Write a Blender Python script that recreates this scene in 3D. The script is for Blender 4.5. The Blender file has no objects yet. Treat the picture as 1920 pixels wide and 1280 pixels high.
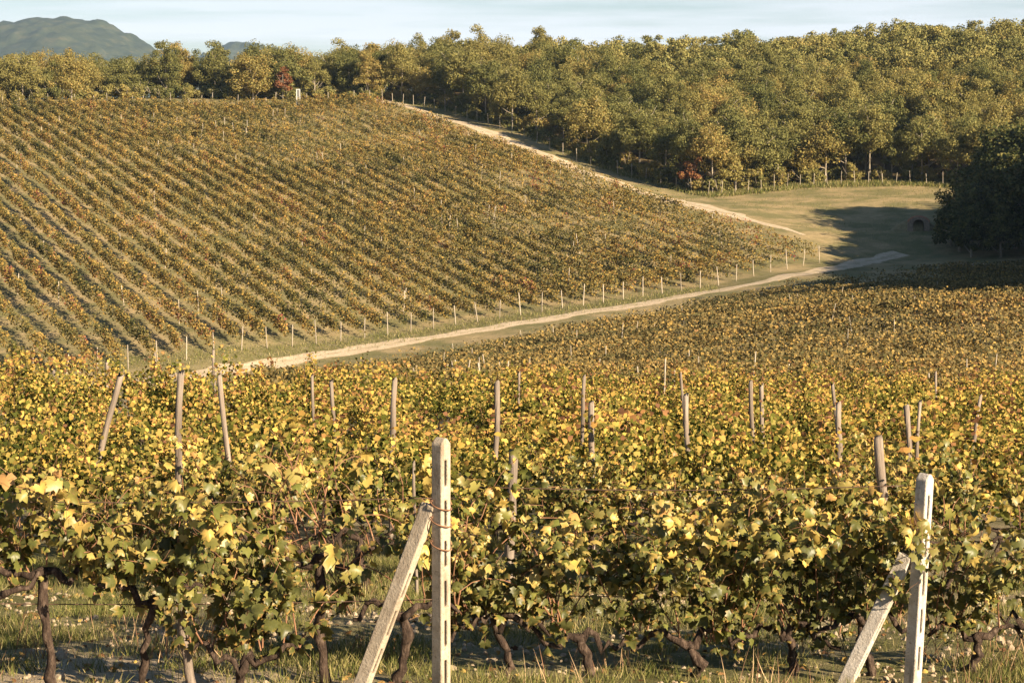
import bpy, math, random
import numpy as np
from mathutils import Vector, Matrix

random.seed(7)
RNG = np.random.default_rng(11)
SC = bpy.context.scene
COL = SC.collection
F = 3733.0
PITCH = math.atan(410.0 / F)
CP, SP = math.cos(PITCH), math.sin(PITCH)

# ------------------------------------------------------------------ camera geometry helpers
def at(px, py, D):
    """world point on the sight line of photo pixel (px,py) at forward distance D"""
    u, v = (px - 960.0) / F, (640.0 - py) / F
    y = CP + v * SP
    z = -SP + v * CP
    k = D / y
    return np.array((u * k, D, z * k))

def pix(p):
    x, y, z = p[0], p[1], p[2]
    d = y * CP - z * SP
    v = (y * SP + z * CP) / d
    return 960 + F * x / d, 640 - F * v

# ------------------------------------------------------------------ terrain control points
CT = []
def g(px, py, D, up=0.0):
    p = at(px, py, D); CT.append((p[0], p[1], p[2] - up))
def w(x, y, z): CT.append((x, y, z))

for x in (-8, 8): w(x, -10, -1.3)
for x in (-6, 0, 6):
    w(x, 0, -1.75); w(x, 5, -2.35); w(x, 9, -3.15)
for x in (-4, -1.3, 1.3, 4): w(x, 13, -3.72)
for x in (-5.5, -1.8, 1.8, 5.5): w(x, 17.2, -4.27)
for x in (-7, -2.5, 2.5, 7): w(x, 23, -5.0)
for x in (-9, -3, 3, 9): w(x, 31, -5.9)
def colm(px, lst):
    for D, z in lst: w((px - 960) / F * D, D, z)
colm(0,    [(34, -5.85), (42, -6.4), (60, -9.6), (90, -13.8), (120, -17.0), (143, -19.6)])
colm(350,  [(34, -5.95), (42, -6.45), (60, -9.4), (90, -13.4), (120, -16.7), (145, -19.4)])
colm(650,  [(34, -6.05), (42, -6.65), (75, -11.3), (105, -14.9), (135, -18.0), (148, -19.1), (158, -19.5)])
colm(960,  [(42, -6.85), (75, -10.6), (105, -13.6), (140, -16.6), (153, -17.9), (163, -18.3)])
colm(1300, [(42, -7.0), (75, -10.5), (105, -12.9), (140, -14.7), (155, -15.7), (170, -16.6), (178, -16.7)])
colm(1600, [(42, -7.0), (75, -10.3), (105, -12.3), (140, -13.6), (175, -14.6), (200, -14.9)])
colm(1900, [(42, -7.0), (75, -10.2), (105, -11.9), (140, -12.9), (172, -14.0), (197, -14.2)])
colm(2400, [(42, -7.0), (75, -10.0), (105, -11.3), (140, -11.8), (172, -12.2), (200, -12.5)])
colm(-700, [(60, -9.7), (120, -17.4), (150, -20)])
# row feet and hillside
DR = np.array((-0.4226, 0.9063))
def hill(x, y, lst):
    for t, z in lst: w(x + DR[0] * t, y + DR[1] * t, z)
hill(-60, 140, [(0, -20.0), (50, -13.2), (100, -6.0), (150, 0), (175, 1.5)])
hill(-42, 152, [(0, -19.4), (50, -12.6), (100, -5.4), (150, 1.0), (170, 2.1)])
hill(-23.4, 165, [(0, -18.8), (25, -15.4), (50, -11.9), (100, -4.6), (145, 1.2), (163, 2.4)])
hill(-6.75, 176.5, [(0, -18.2), (25, -14.7), (50, -10.9), (100, -3.6), (145, 1.9), (160, 2.8)])
hill(20.4, 195, [(0, -15.9), (50, -9.6), (100, -2.9), (130, 1.5), (148, 3.0)])
hill(33, 212, [(0, -13.9), (25, -10.9), (50, -7.6), (75, -4.0), (100, -0.4), (120, 2.3), (135, 3.4)])
for x, y, z in ((-150, 300, 2.5), (-100, 325, 3.4), (-62, 345, 4.2), (-32, 353, 4.8), (-110, 380, 3), (-50, 400, 4)): w(x, y, z)
# track at the foot of the hill
for px, py in ((500, 690), (700, 657), (900, 624), (1100, 590), (1300, 556), (1480, 522)):
    k = (px - 960) / F
    g(px, py, 175.5 / (1 - .685 * k))
g(1660, 485, 212); g(1600, 462, 217); g(1500, 432, 224); g(1722, 436, 222); g(1600, 430, 228)
g(1400, 392, 240); g(1560, 400, 240); g(1750, 385, 243); g(1900, 450, 220); g(1850, 495, 200)
for px, py, D in ((860, 222, 322), (1000, 282, 285), (1100, 322, 272), (1250, 366, 258), (1330, 368, 258), (1500, 350, 264), (1700, 345, 264), (1800, 345, 262)): g(px, py, D)
for x, y, z in ((40, 300, -3), (72, 292, -3), (48, 340, 3.5), (100, 300, -0.5), (100, 345, 7), (5, 330, 2.0), (0, 372, 6.6), (30, 385, 7.2),
                (70, 380, 9.5), (98, 382, 12), (140, 370, 14), (140, 420, 14), (-15, 372, 5.8), (60, 430, 9), (0, 430, 6), (110, 260, -6), (80, 235, -11), (120, 210, -9), (95, 170, -9)): w(x, y, z)
CT = np.array(CT)

SCL = 50.0
def tps_fit(P, smooth=2e-4):
    n = len(P)
    X = P[:, :2] / SCL
    d2 = ((X[:, None] - X[None]) ** 2).sum(-1)
    K = np.where(d2 > 0, 0.5 * d2 * np.log(d2 + 1e-12), 0) + smooth * np.eye(n)
    Q = np.hstack([np.ones((n, 1)), X])
    A = np.zeros((n + 3, n + 3)); A[:n, :n] = K; A[:n, n:] = Q; A[n:, :n] = Q.T
    b = np.zeros(n + 3); b[:n] = P[:, 2]
    return X, np.linalg.solve(A, b)
TX, TW = tps_fit(CT)
def H(x, y):
    x = np.asarray(x, float); y = np.asarray(y, float)
    sh = np.broadcast(x, y).shape
    xf = np.broadcast_to(x, sh).ravel(); yf = np.broadcast_to(y, sh).ravel()
    r = np.hypot(xf, yf - 150)
    out = np.empty(xf.size)
    xc = xf.copy(); yc = yf.copy()
    lim = 330.0
    k = np.where(r > lim, lim / np.maximum(r, 1e-6), 1.0)      # hold the fit's edge value further out
    xc = xf * k; yc = 150 + (yf - 150) * k
    for i in range(0, xf.size, 20000):
        a = xc[i:i + 20000] / SCL; b = yc[i:i + 20000] / SCL
        d2 = (a[:, None] - TX[:, 0]) ** 2 + (b[:, None] - TX[:, 1]) ** 2
        K = 0.5 * d2 * np.log(d2 + 1e-12)
        out[i:i + 20000] = K @ TW[:-3] + TW[-3] + TW[-2] * a + TW[-1] * b
    t = np.clip((r - 330) / 420, 0, 1); t = t * t * (3 - 2 * t)
    out = out * (1 - t) + (-28.0) * t
    return out.reshape(sh) if sh else float(out[0])
def h1(x, y): return float(H(np.array([x]), np.array([y]))[0])

# value noise for masks and lumps
def vnoise(x, y, s, seed=0):
    x = np.asarray(x) / s; y = np.asarray(y) / s
    xi = np.floor(x).astype(np.int64); yi = np.floor(y).astype(np.int64)
    fx = x - xi; fy = y - yi
    fx = fx * fx * (3 - 2 * fx); fy = fy * fy * (3 - 2 * fy)
    def hsh(a, b):
        n = (a * 374761393 + b * 668265263 + seed * 1442695041) & 0x7fffffff
        n = ((n ^ (n >> 13)) * 1274126177) & 0x7fffffff
        return ((n ^ (n >> 16)) & 0xffff) / 65535.0
    return (hsh(xi, yi) * (1 - fx) + hsh(xi + 1, yi) * fx) * (1 - fy) + (hsh(xi, yi + 1) * (1 - fx) + hsh(xi + 1, yi + 1) * fx) * fy
def fbm(x, y, s, seed=0, o=3):
    r = 0; a = 1; t = 0
    for k in range(o):
        r = r + a * vnoise(x, y, s / 2 ** k, seed + k); t += a; a *= .5
    return r / t

# ------------------------------------------------------------------ mesh helpers
def mesh_np(name, V, groups, mats, mat_idx=None, uv=None, smooth=True):
    """groups: list of (n,k) int arrays"""
    me = bpy.data.meshes.new(name)
    V = np.ascontiguousarray(V, np.float32)
    groups = [np.asarray(q, np.int32) for q in groups if len(q)]
    loops = np.concatenate([q.ravel() for q in groups])
    sizes = np.concatenate([np.full(len(q), q.shape[1], np.int32) for q in groups])
    starts = np.concatenate([[0], np.cumsum(sizes)[:-1]]).astype(np.int32)
    me.vertices.add(len(V)); me.vertices.foreach_set("co", V.ravel())
    me.loops.add(len(loops)); me.loops.foreach_set("vertex_index", loops)
    me.polygons.add(len(sizes)); me.polygons.foreach_set("loop_start", starts)
    me.polygons.foreach_set("loop_total", sizes)
    me.polygons.foreach_set("use_smooth", np.full(len(sizes), smooth, bool))
    for m in (mats if isinstance(mats, (list, tuple)) else [mats]): me.materials.append(m)
    if mat_idx is not None: me.polygons.foreach_set("material_index", np.asarray(mat_idx, np.int32))
    if uv is not None:
        l = me.uv_layers.new(name="UVMap")
        l.data.foreach_set("uv", np.ascontiguousarray(uv[loops], np.float32).ravel())
    me.update(calc_edges=True)
    return me

def link(name, me, parent=None, loc=None):
    o = bpy.data.objects.new(name, me); COL.objects.link(o)
    if parent: o.parent = parent
    if loc is not None: o.location = loc
    return o
def tag(o, label=None, cat=None, group=None, kind=None):
    if label: o["label"] = label
    if cat: o["category"] = cat
    if group: o["group"] = group
    if kind: o["kind"] = kind
    return o
def empty(name, loc, rz=0.0, scale=1.0):
    o = bpy.data.objects.new(name, None); COL.objects.link(o)
    o.location = loc; o.rotation_euler = (0, 0, rz); o.scale = (scale,) * 3 if np.isscalar(scale) else scale
    o.empty_display_size = .2
    return o
def dup(root, loc, rz, scale=1.0):
    r = root.copy(); COL.objects.link(r); r.location = loc
    r.rotation_euler = (root.rotation_euler[0], root.rotation_euler[1], rz)
    r.scale = (scale,) * 3 if np.isscalar(scale) else scale
    for ch in list(root.children):
        c = ch.copy(); COL.objects.link(c); c.parent = r
    return r

class Acc:
    """collects pieces into one mesh"""
    def __init__(s): s.V = []; s.G = {}; s.n = 0; s.UV = []
    def add(s, V, faces, uv=None):
        V = np.asarray(V, float)
        for q in faces:
            q = np.asarray(q)
            if len(q): s.G.setdefault(q.shape[1], []).append(q + s.n)
        s.V.append(V); s.n += len(V)
        s.UV.append(uv if uv is not None else np.zeros((len(V), 2)))
    def mesh(s, name, mats, uv=False, smooth=True):
        return mesh_np(name, np.concatenate(s.V), [np.concatenate(q) for q in s.G.values()], mats, uv=np.concatenate(s.UV) if uv else None, smooth=smooth)

def tube(P, R, n=6, cap=True, jit=0.0):
    P = np.asarray(P, float); m = len(P)
    R = np.broadcast_to(np.asarray(R, float), (m,))
    T = np.gradient(P, axis=0); T /= np.linalg.norm(T, axis=1)[:, None] + 1e-9
    ref = np.array((0.3, 1, 0.1)) if abs(T[0, 2]) > .8 else np.array((0.1, 0.2, 1.0))
    A = np.cross(T, ref); A /= np.linalg.norm(A, axis=1)[:, None] + 1e-9
    B = np.cross(T, A)
    th = np.arange(n) * 2 * math.pi / n
    rr = R[:, None] * (1 + jit * RNG.uniform(-1, 1, (m, n)))
    V = P[:, None] + rr[..., None] * (np.cos(th)[None, :, None] * A[:, None] + np.sin(th)[None, :, None] * B[:, None])
    i = np.arange(m - 1)[:, None] * n; j = np.arange(n)[None]; k = (j + 1) % n
    Q = np.stack([i + j, i + k, i + n + k, i + n + j], -1).reshape(-1, 4)
    V = V.reshape(-1, 3); fs = [Q]
    if cap:
        fs.append(np.array([list(range(n))[::-1], [(m - 1) * n + a for a in range(n)]]))
    return V, fs

def unit(a): return a / (np.linalg.norm(a, axis=-1, keepdims=True) + 1e-9)
def scatter(T, TF, pos, nrm, tip, size, uv=None):
    """place template T (x right, y tip, z normal) at pos with frames; returns V, face groups, uv"""
    N = len(pos); m = len(T)
    n = unit(nrm); t = tip - n * (tip * n).sum(-1, keepdims=True); t = unit(t)
    r = np.cross(t, n)
    S = T[None] * np.asarray(size).reshape(N, 1, 1)
    V = pos[:, None] + S[..., 0:1] * r[:, None] + S[..., 1:2] * t[:, None] + S[..., 2:3] * n[:, None]
    off = (np.arange(N) * m)[:, None, None]
    G = [(q[None] + off).reshape(-1, q.shape[1]) for q in TF]
    return V.reshape(-1, 3), G, (np.tile(uv, (N, 1)) if uv is not None else None)

# leaf templates
half = [(0.08, -0.15), (0.28, -0.30), (0.42, -0.14), (0.64, 0.04), (0.46, 0.20), (0.56, 0.50), (0.28, 0.50), (0.20, 0.68)]
def grape_leaf(fold, droop, twist):
    pts = [(0, 0)] + half + [(0, 0.92)] + [(-x, y) for x, y in half[::-1]]
    P = np.array([(0, .22)] + pts, float)
    z = -fold * np.abs(P[:, 0]) - droop * (P[:, 1] - .2) ** 2 + twist * P[:, 0] * P[:, 1] - .25 * droop * (P[:, 0] ** 2)
    V = np.column_stack([P[:, 0], P[:, 1] , z])
    n = len(pts)
    Fc = np.array([(0, 1 + i, 1 + (i + 1) % n) for i in range(n)])
    r = np.hypot(P[:, 0], P[:, 1] - .22) / .7
    return V, [Fc], np.column_stack([r, P[:, 0] * .5 + .5])
LEAVES = [grape_leaf(a, b, c) for a, b, c in ((.25, .35, .3), (-.3, .8, -.5), (.65, .2, .7), (.1, 1.2, .2), (1.0, .7, -.6), (-.6, -.5, .4), (1.6, 1.0, .3))]
MID = (np.array([(0, -.2, 0), (.55, -.15, -.2), (.5, .5, -.25), (0, .9, -.3), (-.5, .5, -.15), (-.55, -.15, -.1)], float), [np.array([(0, 1, 2, 3), (0, 3, 4, 5)])], np.array([(.6, .5), (1, 1), (1, 1), (1, .5), (1, 0), (1, 0)], float))
CARD = (np.array([(-.5, -.35, -.1), (.45, -.5, .05), (.5, .4, -.12), (-.4, .5, .1)], float), [np.array([(0, 1, 2), (0, 2, 3)])], None)

# ------------------------------------------------------------------ materials
def newmat(name):
    m = bpy.data.materials.new(name); m.use_nodes = True
    nt = m.node_tree; nt.nodes.clear()
    out = nt.nodes.new("ShaderNodeOutputMaterial")
    return m, nt, out
def N(nt, t, **kw):
    n = nt.nodes.new(t)
    for k, v in kw.items():
        if k.startswith("i_"): n.inputs[k[2:].replace("_", " ")].default_value = v
        else: setattr(n, k, v)
    return n
def math_(nt, op, a, b=None, clamp=False):
    n = nt.nodes.new("ShaderNodeMath"); n.operation = op; n.use_clamp = clamp
    for i, v in enumerate((a, b)):
        if v is None: continue
        if isinstance(v, (int, float)): n.inputs[i].default_value = v
        else: nt.links.new(v, n.inputs[i])
    return n.outputs[0]
def ramp(nt, fac, stops, interp='LINEAR'):
    n = nt.nodes.new("ShaderNodeValToRGB"); cr = n.color_ramp; cr.interpolation = interp
    while len(cr.elements) < len(stops): cr.elements.new(.5)
    for e, (p, c) in zip(cr.elements, stops):
        e.position = p; e.color = (*c, 1)
    nt.links.new(fac, n.inputs[0]); return n.outputs[0]
def mixc(nt, fac, a, b, mode='MIX'):
    n = nt.nodes.new("ShaderNodeMix"); n.data_type = 'RGBA'; n.blend_type = mode
    if isinstance(fac, (int, float)): n.inputs[0].default_value = fac
    else: nt.links.new(fac, n.inputs[0])
    for i, v in ((6, a), (7, b)):
        if isinstance(v, tuple): n.inputs[i].default_value = (*v, 1)
        else: nt.links.new(v, n.inputs[i])
    return n.outputs[2]
def noise(nt, vec, scale, detail=4, rough=.55, out=0):
    n = nt.nodes.new("ShaderNodeTexNoise"); n.inputs["Scale"].default_value = scale
    n.inputs["Detail"].default_value = detail; n.inputs["Roughness"].default_value = rough
    if vec is not None: nt.links.new(vec, n.inputs["Vector"])
    return n.outputs[out]

def leaf_mat(name, stops, trans=.3, spread=.8, objw=.25, patch=None, patch_scale=.05, zb=None, edge=None, gloss=.0, vvar=.5):
    m, nt, out = newmat(name); L = nt.links
    geo = N(nt, "ShaderNodeNewGeometry"); oi = N(nt, "ShaderNodeObjectInfo"); tc = N(nt, "ShaderNodeTexCoord")
    rnd = geo.outputs["Random Per Island"]
    f = math_(nt, 'MULTIPLY', rnd, spread)
    f = math_(nt, 'ADD', f, (1 - spread) * .5)
    f = math_(nt, 'ADD', f, math_(nt, 'MULTIPLY', math_(nt, 'SUBTRACT', oi.outputs["Random"], .5), objw))
    if patch:
        nz = noise(nt, geo.outputs["Position"], patch_scale, 3)
        f = math_(nt, 'ADD', f, math_(nt, 'MULTIPLY', math_(nt, 'SUBTRACT', nz, .5), patch))
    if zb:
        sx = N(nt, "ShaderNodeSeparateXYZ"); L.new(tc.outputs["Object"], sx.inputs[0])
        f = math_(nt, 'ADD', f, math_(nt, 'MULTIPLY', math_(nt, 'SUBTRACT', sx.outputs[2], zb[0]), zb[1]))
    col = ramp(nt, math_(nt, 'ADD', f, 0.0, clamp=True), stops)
    wn = N(nt, "ShaderNodeTexWhiteNoise", noise_dimensions='1D'); L.new(rnd, wn.inputs["W"])
    v = math_(nt, 'ADD', math_(nt, 'MULTIPLY', wn.outputs["Value"], vvar), 1 - vvar * .5)
    hsv = N(nt, "ShaderNodeHueSaturation"); L.new(v, hsv.inputs["Value"]); L.new(col, hsv.inputs["Color"])
    c = hsv.outputs[0]
    if edge:
        uvn = N(nt, "ShaderNodeUVMap"); s2 = N(nt, "ShaderNodeSeparateXYZ"); L.new(uvn.outputs[0], s2.inputs[0])
        nz = noise(nt, tc.outputs["Object"], 28, 3)
        e = math_(nt, 'ADD', s2.outputs[0], math_(nt, 'MULTIPLY', math_(nt, 'SUBTRACT', nz, .5), 1.6))
        e = ramp(nt, e, [(.55, (0, 0, 0)), (1.0, (1, 1, 1))])
        sel = math_(nt, 'GREATER_THAN', math_(nt, 'FRACT', math_(nt, 'MULTIPLY', rnd, 37.7)), .45)
        c = mixc(nt, math_(nt, 'MULTIPLY', math_(nt, 'MULTIPLY', e, sel), .7), c, edge)
        # pale veins from the mottling
        nz2 = noise(nt, tc.outputs["Object"], 60, 2)
        c = mixc(nt, math_(nt, 'MULTIPLY', nz2, .22), c, (.5, .42, .14))
    d = N(nt, "ShaderNodeBsdfDiffuse"); L.new(c, d.inputs[0])
    t = N(nt, "ShaderNodeBsdfTranslucent")
    c2 = mixc(nt, .35, c, (1.0, .85, .25), 'MULTIPLY'); L.new(c2, t.inputs[0])
    mx = N(nt, "ShaderNodeMixShader"); mx.inputs[0].default_value = trans
    L.new(d.outputs[0], mx.inputs[1]); L.new(t.outputs[0], mx.inputs[2])
    o = mx.outputs[0]
    if gloss:
        gl = N(nt, "ShaderNodeBsdfGlossy"); gl.inputs["Roughness"].default_value = .42
        gl.inputs["Color"].default_value = (1, 1, 1, 1)
        m2 = N(nt, "ShaderNodeMixShader"); m2.inputs[0].default_value = gloss
        L.new(o, m2.inputs[1]); L.new(gl.outputs[0], m2.inputs[2]); o = m2.outputs[0]
    L.new(o, out.inputs[0]); return m

def plain(name, stops, scale=6, bump=.0, bscale=30, rough=.9, coord="Object", stretch=None, objvar=0.0):
    m, nt, out = newmat(name); L = nt.links
    tc = N(nt, "ShaderNodeTexCoord"); v = tc.outputs[coord]
    if stretch:
        mp = N(nt, "ShaderNodeMapping"); mp.inputs["Scale"].default_value = stretch; L.new(v, mp.inputs[0]); v = mp.outputs[0]
    c = ramp(nt, noise(nt, v, scale, 6, .65), stops)
    if objvar:
        oi = N(nt, "ShaderNodeObjectInfo"); hs = N(nt, "ShaderNodeHueSaturation")
        L.new(math_(nt, 'ADD', math_(nt, 'MULTIPLY', oi.outputs["Random"], objvar), 1 - objvar * .6), hs.inputs["Value"]); L.new(c, hs.inputs["Color"]); c = hs.outputs[0]
    b = N(nt, "ShaderNodeBsdfPrincipled"); b.inputs["Roughness"].default_value = rough
    b.inputs["Specular IOR Level"].default_value = .2
    L.new(c, b.inputs["Base Color"])
    if bump:
        bp = N(nt, "ShaderNodeBump"); bp.inputs["Strength"].default_value = bump; bp.inputs["Distance"].default_value = .02
        L.new(noise(nt, v, bscale, 5, .7), bp.inputs["Height"]); L.new(bp.outputs[0], b.inputs["Normal"])
    L.new(b.outputs[0], out.inputs[0]); return m

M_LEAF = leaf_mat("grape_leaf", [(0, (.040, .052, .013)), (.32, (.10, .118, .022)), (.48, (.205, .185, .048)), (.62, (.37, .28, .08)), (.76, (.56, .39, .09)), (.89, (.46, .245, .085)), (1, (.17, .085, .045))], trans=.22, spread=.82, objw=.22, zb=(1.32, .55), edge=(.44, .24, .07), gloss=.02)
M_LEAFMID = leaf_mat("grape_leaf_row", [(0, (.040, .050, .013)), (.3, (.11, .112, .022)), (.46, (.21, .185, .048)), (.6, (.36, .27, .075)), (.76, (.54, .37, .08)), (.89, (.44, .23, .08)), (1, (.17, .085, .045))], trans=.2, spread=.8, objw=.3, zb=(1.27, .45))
M_LEAFFAR = leaf_mat("vine_leaf_valley", [(0, (.05, .055, .022)), (.25, (.11, .10, .042)), (.48, (.175, .135, .06)), (.68, (.265, .195, .075)), (.84, (.40, .265, .075)), (.94, (.30, .165, .075)), (1, (.17, .09, .055))], trans=.25, spread=.7, objw=0, patch=.9, patch_scale=.09)
M_LEAFHILL = leaf_mat("vine_leaf_hillside", [(0, (.04, .05, .018)), (.22, (.095, .094, .034)), (.45, (.19, .16, .055)), (.66, (.30, .22, .07)), (.84, (.43, .275, .07)), (.94, (.26, .12, .065)), (1, (.22, .065, .055))], trans=.28, spread=.66, objw=.14, patch=1.3, patch_scale=.16)
M_TREE = leaf_mat("oak_leaf", [(0, (.10, .112, .04)), (.3, (.18, .18, .062)), (.6, (.26, .235, .082)), (.84, (.335, .275, .09)), (1, (.38, .255, .09))], trans=.36, spread=.4, objw=.7)
M_TREEFAR = leaf_mat("oak_leaf_far", [(0, (.10, .112, .04)), (.3, (.18, .18, .062)), (.6, (.26, .235, .082)), (.84, (.335, .275, .09)), (1, (.38, .255, .09))], trans=.22, spread=.4, objw=0, patch=1.3, patch_scale=.16)
M_EVER = leaf_mat("evergreen_leaf", [(0, (.045, .055, .02)), (.5, (.09, .10, .036)), (1, (.21, .18, .06))], trans=.2, spread=.8, objw=.3)
M_RED = leaf_mat("red_leaf", [(0, (.13, .06, .035)), (.5, (.22, .095, .045)), (1, (.30, .17, .06))], trans=.25, spread=.8, objw=.2)
M_BARK = plain("vine_bark", [(.32, (.022, .015, .011)), (.52, (.07, .047, .034)), (.74, (.20, .145, .105))], 30, 1.0, 70, stretch=(1, 1, .35))
M_CANE = plain("vine_cane", [(.3, (.16, .075, .04)), (.6, (.30, .16, .09)), (.8, (.42, .28, .17))], 9)
M_TBARK = plain("oak_bark", [(.3, (.20, .165, .12)), (.7, (.42, .36, .27))], 3, .5, 12)
M_WOOD = plain("weathered_wood", [(.25, (.10, .075, .057)), (.5, (.25, .20, .155)), (.75, (.40, .34, .275))], 14, .8, 40, stretch=(1, 1, .08), objvar=.35)
M_STAKE = plain("pale_stake", [(.3, (.30, .25, .18)), (.7, (.52, .45, .35))], 5, objvar=.5)
def concrete(name, base, stain):
    m, nt, out = newmat(name); L = nt.links
    tc = N(nt, "ShaderNodeTexCoord"); v = tc.outputs["Object"]
    mp = N(nt, "ShaderNodeMapping"); mp.inputs["Scale"].default_value = (1, 1, .22); L.new(v, mp.inputs[0])
    c = ramp(nt, noise(nt, v, 9, 6, .7), base)
    c = mixc(nt, ramp(nt, noise(nt, mp.outputs[0], 16, 5, .7), [(.5, (0, 0, 0)), (.66, (.85, .85, .85))]), c, stain)      # run-down dirt
    c = mixc(nt, ramp(nt, noise(nt, v, 55, 3, .6), [(.62, (0, 0, 0)), (.70, (.7, .7, .7))]), c, (.16, .13, .09))          # pits and lichen
    b = N(nt, "ShaderNodeBsdfPrincipled"); b.inputs["Roughness"].default_value = .95; b.inputs["Specular IOR Level"].default_value = .15
    L.new(c, b.inputs["Base Color"])
    bp = N(nt, "ShaderNodeBump"); bp.inputs["Strength"].default_value = .7; bp.inputs["Distance"].default_value = .012
    L.new(math_(nt, 'ADD', noise(nt, v, 60, 5, .7), noise(nt, v, 14, 4, .6)), bp.inputs["Height"]); L.new(bp.outputs[0], b.inputs["Normal"])
    L.new(b.outputs[0], out.inputs[0]); return m
M_CONC = concrete("concrete", [(.28, (.31, .25, .18)), (.5, (.45, .375, .28)), (.72, (.56, .48, .37))], (.24, .18, .125))
M_CONC2 = concrete("limewashed_concrete", [(.25, (.40, .34, .27)), (.5, (.58, .52, .44)), (.75, (.70, .65, .58))], (.27, .22, .17))
M_WIRE = plain("rusty_wire", [(.3, (.06, .035, .025)), (.7, (.14, .09, .06))], 20)

# ground
def ground_mat():
    m, nt, out = newmat("ground_soil"); L = nt.links
    at_ = N(nt, "ShaderNodeAttribute"); at_.attribute_name = "zone"
    sep = N(nt, "ShaderNodeSeparateColor"); L.new(at_.outputs["Color"], sep.inputs[0])
    geo = N(nt, "ShaderNodeNewGeometry"); P = geo.outputs["Position"]
    n1 = noise(nt, P, 1.1, 6, .65); n2 = noise(nt, P, 9, 6, .7); n3 = noise(nt, P, .06, 4)
    n4 = noise(nt, P, 45, 4, .7)
    clay = ramp(nt, math_(nt, 'ADD', math_(nt, 'MULTIPLY', n2, .6), math_(nt, 'MULTIPLY', n4, .4)), [(.3, (.20, .15, .095)), (.5, (.40, .315, .21)), (.68, (.58, .48, .345))])
    turf = ramp(nt, math_(nt, 'ADD', math_(nt, 'MULTIPLY', n2, .5), math_(nt, 'MULTIPLY', n4, .5)), [(.3, (.05, .055, .02)), (.5, (.13, .125, .045)), (.7, (.26, .21, .10))])
    dry = ramp(nt, math_(nt, 'ADD', math_(nt, 'MULTIPLY', n1, .6), math_(nt, 'MULTIPLY', n2, .4)), [(.3, (.16, .14, .06)), (.48, (.36, .27, .135)), (.66, (.52, .39, .215))])
    n5 = noise(nt, P, .22, 5, .6)
    dry = mixc(nt, ramp(nt, n5, [(.40, (0, 0, 0)), (.58, (.9, .9, .9))]), dry, ramp(nt, n2, [(.3, (.075, .09, .028)), (.7, (.22, .20, .08))]))
    litter = ramp(nt, n2, [(.3, (.05, .035, .02)), (.7, (.16, .11, .06))])
    # R: turf cover near, G: dry grass cover, B: woodland litter
    f = math_(nt, 'ADD', sep.outputs[0], math_(nt, 'MULTIPLY', math_(nt, 'SUBTRACT', n1, .5), 2.2), clamp=True)
    c = mixc(nt, f, clay, turf)
    f2 = math_(nt, 'ADD', sep.outputs[1], math_(nt, 'MULTIPLY', math_(nt, 'MULTIPLY', math_(nt, 'SUBTRACT', n1, .5), .8), sep.outputs[1]), clamp=True)
    c = mixc(nt, f2, c, dry)
    c = mixc(nt, sep.outputs[2], c, litter)
    c = mixc(nt, math_(nt, 'MULTIPLY', n3, .25), c, (.2, .17, .07))
    b = N(nt, "ShaderNodeBsdfPrincipled"); b.inputs["Roughness"].default_value = .95; b.inputs["Specular IOR Level"].default_value = .1
    L.new(c, b.inputs["Base Color"])
    bp = N(nt, "ShaderNodeBump"); bp.inputs["Strength"].default_value = .8; bp.inputs["Distance"].default_value = .04
    L.new(math_(nt, 'ADD', n2, n4), bp.inputs["Height"]); L.new(bp.outputs[0], b.inputs["Normal"])
    L.new(b.outputs[0], out.inputs[0]); return m
M_GROUND = ground_mat()
def track_mat():
    m, nt, out = newmat("track_dirt"); L = nt.links
    P = N(nt, "ShaderNodeNewGeometry").outputs["Position"]
    uvn = N(nt, "ShaderNodeUVMap"); sx = N(nt, "ShaderNodeSeparateXYZ"); L.new(uvn.outputs[0], sx.inputs[0])
    au = math_(nt, 'ABSOLUTE', sx.outputs[0])
    n1 = noise(nt, P, .8, 6, .7); n2 = noise(nt, P, 5, 5, .7)
    c = ramp(nt, math_(nt, 'ADD', math_(nt, 'MULTIPLY', n1, .5), math_(nt, 'MULTIPLY', n2, .5)), [(.3, (.36, .27, .165)), (.5, (.55, .435, .29)), (.7, (.68, .56, .40))])
    grass = ramp(nt, n2, [(.35, (.12, .115, .04)), (.65, (.32, .25, .12))])
    wob = math_(nt, 'MULTIPLY', math_(nt, 'SUBTRACT', n1, .5), 1.3)
    mid = ramp(nt, math_(nt, 'ADD', au, wob), [(.10, (1, 1, 1)), (.26, (0, 0, 0))])
    edge = ramp(nt, math_(nt, 'ADD', au, wob), [(.72, (0, 0, 0)), (.92, (1, 1, 1))])
    c = mixc(nt, math_(nt, 'MULTIPLY', mid, .28), c, grass); c = mixc(nt, edge, c, grass)
    b = N(nt, "ShaderNodeBsdfPrincipled"); b.inputs["Roughness"].default_value = .95; b.inputs["Specular IOR Level"].default_value = .1
    L.new(c, b.inputs["Base Color"])
    bp = N(nt, "ShaderNodeBump"); bp.inputs["Strength"].default_value = .8; bp.inputs["Distance"].default_value = .08; L.new(n2, bp.inputs["Height"]); L.new(bp.outputs[0], b.inputs["Normal"])
    L.new(b.outputs[0], out.inputs[0]); return m
M_TRACK = track_mat()

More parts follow.
